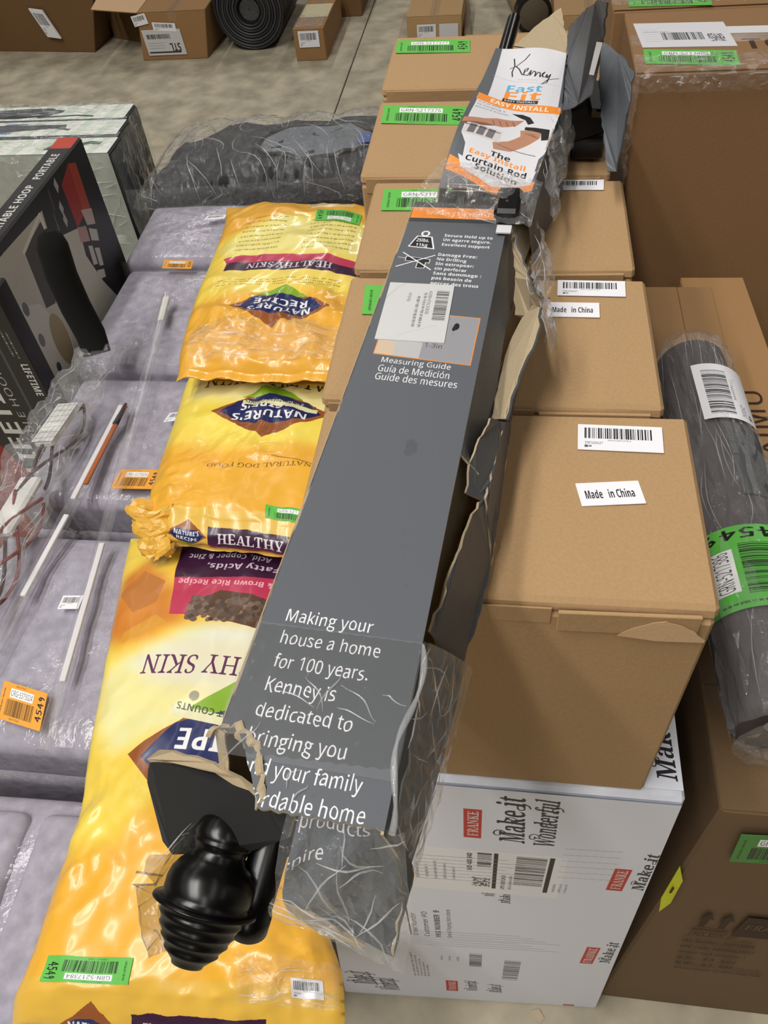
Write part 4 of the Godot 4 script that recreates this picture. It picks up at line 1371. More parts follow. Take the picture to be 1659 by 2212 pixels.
# ---------------------------------------------------------------- rods, finial and brackets in the carton
func rods_and_finial() -> void:
	var black := paint("black_gloss", Color(0.022, 0.022, 0.025), 0.28)
	var a := V(-0.0990, 1.4060, -0.1420)
	var b := V(-0.1215, 1.3420, -0.0925)
	var t := thing("curtain_rod", "black curtain rod end with a ringed bulb finial, poking from the torn carton corner", "rod", a)
	var along := (b - a).normalized()
	var length := (b - a).length()
	part("pole", lathe(Vector3.ZERO, along, [V2(0, 0.0), V2(0, 0.0098), V2(length - 0.012, 0.0102), V2(length - 0.011, 0.0112), V2(length - 0.001, 0.0112), V2(length, 0.0104), V2(length - 0.0005, 0.0086), V2(length - 0.005, 0.0070), V2(length - 0.005, 0.0)], 36), black, t)
	var f0 := V(-0.1275, 1.3940, -0.1360)
	var f1 := V(-0.1420, 1.3640, -0.0680)
	var fin := t
	var shift := f0 - a
	var d := (f1 - f0)
	var n := d.length()
	d = d / n
	var outline := []
	for p in [[0.0, 0.0], [0.0, 0.006], [0.003, 0.0105], [0.008, 0.0138], [0.014, 0.0155], [0.018, 0.0160], [0.0195, 0.0152], [0.021, 0.0160], [0.0225, 0.0150], [0.025, 0.0138], [0.028, 0.0132], [0.0295, 0.0142], [0.031, 0.0142], [0.033, 0.0160], [0.037, 0.0190], [0.042, 0.0215], [0.048, 0.0226], [0.054, 0.0226], [0.058, 0.0218], [0.0595, 0.0240], [0.0605, 0.0266], [0.0615, 0.0268], [0.0625, 0.0240], [0.0635, 0.0218], [0.067, 0.0212], [0.0685, 0.0216], [0.070, 0.0206], [0.074, 0.0192], [0.0755, 0.0196], [0.077, 0.0186], [0.081, 0.0168], [0.0825, 0.0172], [0.084, 0.0160], [0.088, 0.0136], [0.0895, 0.0140], [0.092, 0.0118], [0.096, 0.0085], [0.098, 0.0080], [0.1, 0.0]]:
		outline.append(V2(p[0] * n / 0.1, p[1]))
	part("finial", lathe(shift, d, outline, 56), black, fin)
	# elbow that joins it to the rod
	part("elbow", tube([shift + V(0.0, 0.001, -0.002), shift + V(0.012, 0.002, -0.001), shift + V(0.022, -0.006, 0.004), shift + V(0.026, -0.016, 0.012)], [0.0115, 0.012, 0.0115, 0.0095], 20), black, fin)
	var wrap := func(u: float, v: float) -> Vector3:
		var x := d.cross(Vector3.UP).normalized()
		var y := d.cross(x)
		var ang := lerpf(-0.15, 1.45, u) * PI * 0.72 + 0.15
		var s := lerpf(0.004, 0.098, v)
		var r := 0.017
		for i in outline.size() - 1:
			if outline[i].x <= s * n / 0.1: r = outline[i].y
		r = maxf(r, 0.012 + 0.010 * sin(PI * v)) + 0.0035 + 0.005 * sin(PI * v)
		return shift + d * (s * n / 0.1) + (x * cos(ang) + y * sin(ang)) * r
	var half := func(u: float, v: float) -> Vector3: return wrap.call(lerpf(-0.05, 0.32, u), v)
	creased(part("plastic_sleeve", film_over(half, 12, 18, 0.004, 60.0, 17, 0.6), clear_film("sleeve", 0.42, 0.2, 0.5, 20.0, Color(0.42, 0.42, 0.40)), fin), half, 10, 0.5, 0.0005, 0.001, 6)
	# far end: one rod sticks out, brackets spill on the side
	var rf := thing("curtain_rod", "black curtain rod end sticking out past the printed picture panel", "rod", V(-0.0200, 1.3900, -1.0250))
	part("pole", tube([V(0, 0, 0), V(0.0200, 0.0120, -0.1820)], [0.0090], 20), black, rf)
	part("end_plug", tube([V(0.0200, 0.0120, -0.1820), V(0.0206, 0.0124, -0.1870)], [0.0082, 0.0060], 20), paint("black_plastic", Color(0.035, 0.035, 0.04), 0.32), rf)
	var br := thing("wall_bracket", "black plastic curtain bracket spilling from the carton's open far end", "bracket", V(0.088, 1.357, -0.915))
	var bl := paint("black_plastic", Color(0.035, 0.035, 0.04), 0.32)
	part("plate", hexa(tilted(V(-0.026, 0.018, 0.016), V(0.052, 0.012, -0.006), V(0.002, 0.036, -0.008), V(0.006, 0.004, -0.034)), 0.003), bl, br)
	part("arm", hexa(tilted(V(-0.004, 0.050, 0.022), V(0.030, -0.004, 0.0), V(0, 0.010, 0), V(-0.006, 0.012, -0.050)), 0.002), bl, br)
	part("foot", hexa(tilted(V(-0.020, 0.0, 0.012), V(0.036, 0.0, 0.0), V(0.0, 0.022, 0), V(0.004, 0.0, -0.026)), 0.002), bl, br)
	part("hook", tube([V(0.010, 0.060, 0.020), V(0.014, 0.072, 0.024), V(0.020, 0.074, 0.018), V(0.022, 0.064, 0.012)], [0.004], 10), bl, br)

# ---------------------------------------------------------------- bags of dog food
# spec: left and right edges as [x, z] from far to near, heights, canvas box
func bag(label: String, spec: Dictionary, mat: Material) -> Node3D:
	var left: Array = spec.left
	var right: Array = spec.right
	var ye: float = spec.edge
	var yc: float = spec.crown
	var yb: float = spec.low
	var o := V((left[0].x + right[-1].x) * 0.5, yb, (left[0].y + left[-1].y) * 0.5)
	var t := thing("dog_food_bag", label, "bag", o, 0.0, "yellow dog food bags in a row")
	var wr := FastNoiseLite.new()
	wr.seed = spec.seed
	wr.frequency = 5.0
	wr.fractal_octaves = 3
	var ridge := FastNoiseLite.new()
	ridge.seed = spec.seed + 3
	ridge.noise_type = FastNoiseLite.TYPE_SIMPLEX_SMOOTH
	ridge.fractal_type = FastNoiseLite.FRACTAL_RIDGED
	ridge.fractal_octaves = 3
	ridge.frequency = 6.0
	var along := func(list: Array, v: float) -> Vector2:
		var k := clampf(v, 0.0, 0.99999) * (list.size() - 1)
		var i := int(k)
		var f: float = k - i
		var p0: Vector2 = list[maxi(i - 1, 0)]
		var p3: Vector2 = list[mini(i + 2, list.size() - 1)]
		return list[i].cubic_interpolate(list[i + 1], p0, p3, f)
	var end_drop: float = spec.end_drop
	var top := func(u: float, v: float) -> Vector3:
		var l: Vector2 = along.call(left, v)
		var r: Vector2 = along.call(right, v)
		var p := l.lerp(r, u)
		var du := 1.0 - pow(absf(2.0 * u - 1.0), 3.2)
		var dv: float = 1.0 - pow(1.0 - clampf(v * 4.0, 0.0, 1.0), 2.0) * spec.far_thin
		var near: float = 1.0 - pow(clampf((v - 0.78) / 0.22, 0.0, 1.0), 2.0) * spec.near_thin
		var y := ye + (yc - ye) * pow(maxf(du, 0.0), 0.55) * dv * near
		var q := V(p.x, y, p.y)
		var rough: float = 0.35 + 0.65 * smoothstep(0.55, 1.0, maxf(absf(2.0 * u - 1.0), absf(2.0 * v - 1.0)))
		for b in spec.rumples:
			rough += 1.6 * exp(-Vector2(p.x - b.x, p.y - b.y).length_squared() / 0.006)
		var k := minf(1.0, du * 3.0)
		q.y += k * (0.010 * wr.get_noise_2d(p.x * 1.0, p.y * 0.7) + 0.007 * rough * ridge.get_noise_2d(p.x * 1.2 + 3.0, p.y * 1.2))
		return q - o
	# top, near end panel and underside in one skin
	var st := starter()
	st.set_smooth_group(0)
	var nu := 64
	var nv := 110
	var ne := 12
	var rows := []
	var uvs := []
	var box_of: Rect2 = spec.canvas
	for j in nv + 1:
		var row := []
		var uv := []
		for i in nu + 1:
			var p: Vector3 = top.call(float(i) / nu, float(j) / nv)
			row.append(p)
			uv.append(Vector2((p.x + o.x - box_of.position.x) / box_of.size.x, (p.z + o.z - box_of.position.y) / box_of.size.y))
		rows.append(row)
		uvs.append(uv)
	for j in range(1, ne + 1):
		var row := []
		var uv := []
		var k := float(j) / ne
		for i in nu + 1:
			var p: Vector3 = rows[nv][i]
			var q: Vector3 = p
			var fall: float = (p.y - 0.004) * end_drop
			q.y = p.y - fall * k
			q.z += 0.016 * sin(PI * minf(1.0, k * 1.1)) + spec.end_lean * k + 0.004 * wr.get_noise_2d(p.x * 4.0, k * 3.0)
			row.append(q)
			uv.append(uvs[nv][i] + Vector2(0, k * 0.10 / box_of.size.y))
		rows.append(row)
		uvs.append(uv)
	for j in rows.size() - 1:
		for i in nu:
			quad(st, rows[j][i + 1], rows[j + 1][i + 1], rows[j + 1][i], rows[j][i], uvs[j][i + 1], uvs[j + 1][i + 1], uvs[j + 1][i], uvs[j][i])
	# underside
	var flat := Vector2(0.02, 0.5)
	var below := []
	for j in nv / 5 + 1:
		var row := []
		var v := float(j) / (nv / 5)
		for i in 17:
			var u := i / 16.0
			var p: Vector3 = top.call(u, v)
			var du := 1.0 - pow(absf(2.0 * u - 1.0), 3.2)
			p.y = lerpf(p.y, 0.0, minf(1.0, 2.0 * du) * (1.0 - 0.6 * pow(1.0 - minf(1.0, v * 4.0), 2.0)))
			row.append(p)
		below.append(row)
	for j in below.size() - 1:
		for i in 16:
			quad(st, below[j][i], below[j + 1][i], below[j + 1][i + 1], below[j][i + 1], flat, flat, flat, flat)
	part("sack", done(st), mat, t)
	t.set_meta("low", yb)
	t.set_meta("top", top)
	t.set_meta("origin", o)
	t.set_meta("edges", [left, right, along])
	return t

# a sticker that follows the bag's skin
func bag_sticker(t: Node3D, called: String, u0: float, u1: float, v0: float, v1: float, mat: Material, skew := 0.0, turned := false) -> void:
	var top: Callable = t.get_meta("top")
	var s := func(u: float, v: float) -> Vector3:
		return top.call(lerpf(u0, u1, u), lerpf(v0, v1, v) + skew * u) + V(0, 0.0015, 0)
	var uv := func(u: float, v: float, _p: Vector3) -> Vector2:
		return Vector2(1.0 - u, 1.0 - v) if turned else Vector2(u, v)
	part(called, surface(s, 14, 10, uv), mat, t.get_node("sack"))

# blots of the brand's lozenge, drawn as read; m maps the design into the canvas
func lozenge(c: Canvas, o: Vector2, ex: Vector2, ey: Vector2, two_lines: Array) -> void:
	var at := func(x: float, y: float) -> Vector2: return o + ex * x + ey * y
	c.poly([at.call(-0.62, 0.0), at.call(0.0, 0.62), at.call(0.62, 0.0), at.call(0.0, -0.62)], Color(0.58, 0.33, 0.17))
	c.poly([at.call(-0.30, -0.34), at.call(0.0, -0.66), at.call(0.34, -0.34)], Color(0.52, 0.68, 0.16))
	c.poly([at.call(-0.52, 0.02), at.call(-0.30, 0.22), at.call(0.0, 0.30), at.call(0.30, 0.22), at.call(0.52, 0.02), at.call(0.36, -0.26), at.call(0.0, -0.40), at.call(-0.36, -0.26)], Color(0.11, 0.15, 0.36))
	c.words(two_lines[0], "bold", at.call(-0.38, 0.02), ex * 0.76, ey * 0.17, Color(0.92, 0.92, 0.92))
	c.words(two_lines[1], "bold", at.call(-0.32, -0.22), ex * 0.64, ey * 0.17, Color(0.92, 0.92, 0.92))

func dog_food() -> void:
	var gold := Color(0.93, 0.70, 0.22)
	var yellow := Color(0.94, 0.82, 0.33)
	var pale := Color(0.93, 0.90, 0.62)
	var cream := Color(0.90, 0.88, 0.76)
	var purple := Color(0.23, 0.10, 0.22)
	var pink := Color(0.74, 0.22, 0.34)
	var brown := Color(0.50, 0.29, 0.14)
	# ---- the near bag (canvas y runs from near to far, so v = z)
	var W := 0.58
	var x0 := -0.72
	var z0 := -0.98
	var L := 1.00
	# canvas coordinates: x, and y = -(z)
	var c := Canvas.new(self, x0, -(z0 + L), W, L, 1900, gold)
	c.poly([V2(-0.72, 0.95), V2(-0.58, 0.95), V2(-0.54, 0.70), V2(-0.62, 0.60), V2(-0.66, 0.40), V2(-0.72, 0.40)], yellow)
	c.poly([V2(-0.66, 0.60), V2(-0.14, 0.70), V2(-0.14, 0.45), V2(-0.42, 0.42), V2(-0.50, 0.30), V2(-0.64, 0.28)], yellow)
	c.poly([V2(-0.62, 0.58), V2(-0.48, 0.665), V2(-0.14, 0.69), V2(-0.14, 0.50), V2(-0.40, 0.50), V2(-0.55, 0.43), V2(-0.60, 0.48)], pale)
	c.poly([V2(-0.58, 0.59), V2(-0.44, 0.66), V2(-0.14, 0.68), V2(-0.14, 0.53), V2(-0.40, 0.53), V2(-0.52, 0.55)], cream)
	c.poly([V2(-0.655, 0.64), V2(-0.60, 0.62), V2(-0.50, 0.67), V2(-0.55, 0.74), V2(-0.60, 0.79), V2(-0.65, 0.76)], Color(0.83, 0.53, 0.20))
	c.soften(22)
	c.poly([V2(-0.640, 0.72), V2(-0.605, 0.765), V2(-0.560, 0.745), V2(-0.562, 0.70), V2(-0.600, 0.68)], Color(0.74, 0.47, 0.22))
	c.poly([V2(-0.605, 0.640), V2(-0.555, 0.675), V2(-0.530, 0.660), V2(-0.600, 0.622)], Color(0.85, 0.60, 0.22))
	c.poly([V2(-0.555, 0.830), V2(-0.14, 0.845), V2(-0.14, 0.770), V2(-0.545, 0.752)], purple)
	c.poly([V2(-0.545, 0.752), V2(-0.14, 0.770), V2(-0.14, 0.690), V2(-0.531, 0.676)], pink)
	c.poly([V2(-0.505, 0.700), V2(-0.455, 0.728), V2(-0.400, 0.722), V2(-0.330, 0.700), V2(-0.330, 0.652), V2(-0.380, 0.655), V2(-0.450, 0.668)], Color(0.36, 0.25, 0.18))
	var kr := RandomNumberGenerator.new()
	kr.seed = 12
	for i in 160: c.disc(V2(kr.randf_range(-0.50, -0.34), kr.randf_range(0.664, 0.712)), V2(0.006, 0.005), Color(0.40, 0.28, 0.20).lightened(kr.randf_range(0.0, 0.25)).darkened(kr.randf_range(0.0, 0.4)))
	# turned words: read from the far side
	turned_words(c, "Fatty Acids,", "bold", V2(-0.430, 0.782), 0.130, 0.018, Color(0.80, 0.76, 0.80))
	turned_words(c, "Acid, Copper & Zinc", "bold", V2(-0.460, 0.806), 0.150, 0.017, Color(0.80, 0.76, 0.80))
	turned_words(c, "Healthy Skin & Shiny Coat", "sans", V2(-0.445, 0.826), 0.150, 0.010, Color(0.62, 0.56, 0.64))
	turned_words(c, "& Brown Rice Recipe", "bold", V2(-0.450, 0.745), 0.170, 0.016, Color(0.93, 0.70, 0.74))
	turned_words(c, "HEALTHY SKIN", "serif", V2(-0.398, 0.582), 0.300, 0.034, Color(0.36, 0.16, 0.32))
	c.disc(V2(-0.442, 0.527), V2(0.008, 0.008), Color(0.62, 0.60, 0.50))
	lozenge(c, V2(-0.375, 0.432), V2(-0.235, 0.0), V2(0, -0.20), ["NATURE'S", "RECIPE"])
	c.poly([V2(-0.475, 0.512), V2(-0.30, 0.488), V2(-0.29, 0.470), V2(-0.468, 0.494)], Color(0.88, 0.87, 0.70))
	turned_words(c, "INGREDIENT COUNTS", "bold", V2(-0.385, 0.491), 0.160, 0.011, Color(0.25, 0.28, 0.20), 0.020)
	c.stroke([V2(-0.452, 0.2720), V2(-0.415, 0.2705)], 0.003, Color(0.55, 0.38, 0.08))
	c.stroke([V2(-0.320, 0.2750), V2(-0.290, 0.2745)], 0.003, Color(0.55, 0.38, 0.08))
	# end panel, read from the near side
	c.poly([V2(-0.61, 0.140), V2(-0.14, 0.172), V2(-0.14, 0.02), V2(-0.61, 0.02)], Color(0.90, 0.72, 0.28))
	c.poly([V2(-0.42, 0.118), V2(-0.25, 0.126), V2(-0.25, 0.060), V2(-0.42, 0.055)], purple)
	c.words("HEALTHY SKIN", "serif_bold", V2(-0.405, 0.080), V2(0.140, 0.004), V2(0, 0.026), Color(0.86, 0.84, 0.86))
	c.poly([V2(-0.42, 0.058), V2(-0.25, 0.063), V2(-0.25, 0.045), V2(-0.42, 0.040)], pink)
	lozenge(c, V2(-0.472, 0.082), V2(0.080, 0), V2(0, 0.07), ["NATURE'S", "RECIPE"])
	var m1 := printed("bag_print_near", c, 0.38)
	m1.clearcoat_enabled = true
	m1.clearcoat = 0.35
	m1.clearcoat_roughness = 0.15
	m1.normal_enabled = false
	var bag1 := bag("yellow dog food bag with a green sticker, whole and lowest, under the bulb finial", {
		"left": [V2(-0.680, -0.868), V2(-0.672, -0.810), V2(-0.652, -0.706), V2(-0.628, -0.572), V2(-0.606, -0.455), V2(-0.584, -0.351), V2(-0.582, -0.257), V2(-0.580, -0.175), V2(-0.585, -0.125)],
		"right": [V2(-0.285, -0.868), V2(-0.280, -0.810), V2(-0.275, -0.706), V2(-0.268, -0.572), V2(-0.260, -0.455), V2(-0.250, -0.351), V2(-0.205, -0.257), V2(-0.170, -0.195), V2(-0.158, -0.150)],
		"edge": 0.660, "crown": 0.715, "low": 0.592, "seed": 5, "far_thin": 1.0, "near_thin": 0.45, "end_drop": 0.75, "end_lean": 0.035,
		"canvas": Rect2(x0, z0, W, L), "rumples": [V2(-0.25, -0.20), V2(-0.56, -0.30), V2(-0.60, -0.36)],
	}, m1)
	bag_sticker(bag1, "lot_sticker", 0.095, 0.375, 0.895, 0.962, lot_sticker("GRN-5217384", GREEN, "bag1"), -0.002, true)
	bag_sticker(bag1, "barcode_label", 0.855, 0.945, 0.915, 0.965, plain_barcode("bag", 23, 0.04, 0.034), -0.003)
	var top1: Callable = bag1.get_meta("top")
	var patch := func(u: float, v: float) -> Vector3:
		return top1.call(lerpf(0.70, 0.985, u), lerpf(0.87, 0.995, v)) + V(0, 0.003, 0)
	creased(part("packing_tape", film_over(patch, 26, 20, 0.005, 40.0, 31, 0.6), clear_film("bag_tape", 0.05, 0.08, 0.6, 18.0), bag1), patch, 22, 0.4, 0.0008, 0.003, 7)
	# ---- the middle bag
	var c2 := Canvas.new(self, -0.70, 0.70, 0.50, 0.76, 1900, Color(0.92, 0.69, 0.22))
	c2.poly([V2(-0.70, 1.02), V2(-0.48, 0.98), V2(-0.2, 1.02), V2(-0.2, 1.46), V2(-0.70, 1.46)], yellow)
	c2.poly([V2(-0.63, 1.06), V2(-0.45, 1.00), V2(-0.2, 1.05), V2(-0.2, 1.30), V2(-0.66, 1.22)], Color(0.95, 0.86, 0.36))
	c2.poly([V2(-0.61, 1.13), V2(-0.30, 1.08), V2(-0.2, 1.10), V2(-0.2, 1.25), V2(-0.60, 1.22)], pale)
	c2.soften(20)
	turned_words(c2, "HEALTHY SKIN", "serif", V2(-0.430, 1.168), 0.310, 0.034, Color(0.18, 0.13, 0.10), 0.015)
	c2.poly([V2(-0.57, 1.215), V2(-0.2, 1.195), V2(-0.2, 1.215), V2(-0.57, 1.235)], pink)
	lozenge(c2, V2(-0.430, 1.085), V2(-0.190, 0.0), V2(0, -0.115), ["NATURE'S", "RECIPE'S"])
	c2.poly([V2(-0.49, 1.118), V2(-0.34, 1.098), V2(-0.34, 1.086), V2(-0.49, 1.106)], Color(0.88, 0.87, 0.70))
	turned_words(c2, "EVERY INGREDIENT COUNTS", "bold", V2(-0.415, 1.103), 0.140, 0.008, Color(0.25, 0.28, 0.20), 0.012)
	turned_words(c2, "NATURAL DOG FOOD", "serif", V2(-0.420, 0.950), 0.190, 0.010, Color(0.45, 0.30, 0.10), -0.010)
	c2.stroke([V2(-0.40, 0.965), V2(-0.33, 0.955)], 0.002, Color(0.6, 0.42, 0.12))
	# end panel as seen from the near side
	c2.poly([V2(-0.64, 0.858), V2(-0.2, 0.825), V2(-0.2, 0.70), V2(-0.64, 0.70)], Color(0.90, 0.74, 0.32))
	c2.poly([V2(-0.487, 0.818), V2(-0.2, 0.790), V2(-0.2, 0.730), V2(-0.487, 0.758)], purple)
	c2.poly([V2(-0.487, 0.762), V2(-0.2, 0.734), V2(-0.2, 0.716), V2(-0.487, 0.742)], pink)
	c2.words("HEALTHY SKIN", "serif_bold", V2(-0.470, 0.775), V2(0.185, -0.020), V2(0, 0.030), Color(0.88, 0.86, 0.88))
	lozenge(c2, V2(-0.525, 0.795), V2(0.060, -0.006), V2(0, 0.06), ["NATURE'S", "RECIPE"])
	var m2 := printed("bag_print_middle", c2, 0.38)
	m2.clearcoat_enabled = true
	m2.clearcoat = 0.35
	m2.clearcoat_roughness = 0.15
	var bag2 := bag("yellow dog food bag in the middle of three, its crumpled corner hanging over another", {
		"left": [V2(-0.645, -1.300), V2(-0.648, -1.206), V2(-0.640, -1.088), V2(-0.634, -0.963), V2(-0.625, -0.880), V2(-0.606, -0.838)],
		"right": [V2(-0.250, -1.300), V2(-0.248, -1.206), V2(-0.246, -1.088), V2(-0.246, -0.963), V2(-0.246, -0.870), V2(-0.250, -0.815)],
		"edge": 0.738, "crown": 0.790, "low": 0.712, "seed": 9, "far_thin": 1.0, "near_thin": 0.30, "end_drop": 0.80, "end_lean": 0.030,
		"canvas": Rect2(-0.70, -1.46, 0.50, 0.76), "rumples": [V2(-0.60, -0.86), V2(-0.45, -1.0), V2(-0.42, -1.13)],
	}, m2)
	bag_sticker(bag2, "lot_sticker", 0.620, 0.900, 0.850, 0.945, lot_sticker("GRN-5217381", GREEN, "bag2"), 0.008)
	var tail := func(u: float, v: float) -> Vector3:
		var p := V(-0.600, 0.770, -0.860).lerp(V(-0.580, 0.722, -0.785), v)
		var w := 0.038 * (1.0 - 0.5 * v)
		var a := TAU * u
		return p + V(cos(a) * w, sin(a) * w * 0.45, sin(a) * w * 0.6) + V(0.006 * sin(v * 17.0 + u * 9.0), 0.005 * sin(u * 23.0), 0.0) - bag2.position
	part("crumpled_corner", film_over(tail, 26, 18, 0.008, 40.0, 44, 0.5), paint("bag_corner", Color(0.90, 0.70, 0.28), 0.35), bag2)
	# ---- the far bag, back side up
	var c3 := Canvas.new(self, -0.72, 1.06, 0.50, 0.78, 1700, Color(0.92, 0.69, 0.24))
	c3.poly([V2(-0.70, 1.34), V2(-0.45, 1.36), V2(-0.2, 1.36), V2(-0.2, 1.62), V2(-0.48, 1.68), V2(-0.70, 1.56)], yellow)
	c3.poly([V2(-0.60, 1.50), V2(-0.24, 1.50), V2(-0.24, 1.60), V2(-0.50, 1.67), V2(-0.64, 1.56)], Color(0.93, 0.88, 0.52))
	c3.poly([V2(-0.60, 1.39), V2(-0.24, 1.39), V2(-0.24, 1.47), V2(-0.60, 1.47)], Color(0.94, 0.84, 0.40))
	c3.soften(20)
	c3.poly([V2(-0.612, 1.500), V2(-0.575, 1.512), V2(-0.460, 1.500), V2(-0.250, 1.482), V2(-0.250, 1.452), V2(-0.45, 1.470), V2(-0.60, 1.478)], pink)
	c3.poly([V2(-0.600, 1.482), V2(-0.45, 1.474), V2(-0.250, 1.456), V2(-0.250, 1.422), V2(-0.45, 1.440), V2(-0.600, 1.450)], purple)
	turned_words(c3, "HEALTHY SKIN", "serif_bold", V2(-0.455, 1.454), 0.190, 0.022, Color(0.82, 0.80, 0.82), 0.012)
	for i in 8:
		turned_blur(c3, V2(-0.545, 1.530 + 0.018 * i), 0.10, 0.006, 60 + i, Color(0.55, 0.48, 0.20))
		turned_blur(c3, V2(-0.385, 1.522 + 0.018 * i), 0.11, 0.006, 70 + i, Color(0.55, 0.48, 0.20))
	for i in 3: turned_blur(c3, V2(-0.47, 1.408 - 0.009 * i), 0.27, 0.004, 80 + i, Color(0.62, 0.50, 0.16))
	lozenge(c3, V2(-0.445, 1.312), V2(-0.170, 0.0), V2(0, -0.110), ["NATURE'S", "RECIPE"])
	c3.rect(-0.455, 1.715, 0.10, 0.018, Color(0.90, 0.84, 0.66))
	c3.rect(-0.47, 1.745, 0.05, 0.014, Color(0.86, 0.80, 0.64))
	var m3 := printed("bag_print_far", c3, 0.36)
	m3.clearcoat_enabled = true
	m3.clearcoat = 0.4
	m3.clearcoat_roughness = 0.12
	var bag3 := bag("yellow dog food bag lying back side up, next to the dark wrapped bag", {
		"left": [V2(-0.684, -1.780), V2(-0.668, -1.690), V2(-0.660, -1.576), V2(-0.655, -1.414), V2(-0.645, -1.268), V2(-0.632, -1.190), V2(-0.622, -1.150)],
		"right": [V2(-0.290, -1.770), V2(-0.285, -1.690), V2(-0.280, -1.576), V2(-0.270, -1.414), V2(-0.262, -1.268), V2(-0.256, -1.190), V2(-0.250, -1.135)],
		"edge": 0.824, "crown": 0.870, "low": 0.812, "seed": 14, "far_thin": 0.9, "near_thin": 0.75, "end_drop": 0.4, "end_lean": 0.004,
		"canvas": Rect2(-0.72, -1.84, 0.50, 0.78), "rumples": [V2(-0.45, -1.26), V2(-0.38, -1.20), V2(-0.55, -1.24), V2(-0.35, -1.36)],
	}, m3)
	bag_sticker(bag3, "lot_sticker", 0.610, 0.885, 0.155, 0.245, lot_sticker("GRN-5217382", GREEN, "bag3"), 0.025, true)
	var top3: Callable = bag3.get_meta("top")
	var patch3 := func(u: float, v: float) -> Vector3:
		return top3.call(lerpf(0.08, 0.97, u), lerpf(0.70, 0.93, v)) + V(0, 0.003, 0)
	creased(part("packing_tape", film_over(patch3, 44, 20, 0.006, 30.0, 33, 0.6), clear_film("bag_tape", 0.05, 0.08, 0.6, 18.0), bag3), patch3, 60, 0.22, 0.001, 0.003, 8)
	# kraft cartons that carry the bags
	carton("large_carton", "kraft carton carrying the lowest yellow bag", corners(V(-0.56, 0, -0.86), V(-0.31, 0.584, -0.17)), kraft("plain", Color(0.62, 0.48, 0.32)), "", "z", false, 3)
	carton("large_carton", "kraft carton carrying the two raised yellow bags", corners(V(-0.60, 0, -1.74), V(-0.30, 0.702, -0.98)), kraft("plain", Color(0.62, 0.48, 0.32)), "", "z", false, 4)

# words printed to be read from the far side; centre, width, height
func turned_words(c: Canvas, s: String, kind: String, mid: Vector2, w: float, h: float, col: Color, rise := 0.0) -> void:
	c.words(s, kind, mid + V2(w * 0.5, h * 0.5), V2(-w, rise), V2(0, -h), col)

func turned_blur(c: Canvas, mid: Vector2, w: float, h: float, seed_value: int, col: Color) -> void:
	blur_words(c, mid + V2(w * 0.5, h * 0.5), V2(-w, 0), V2(0, -h), seed_value, col)

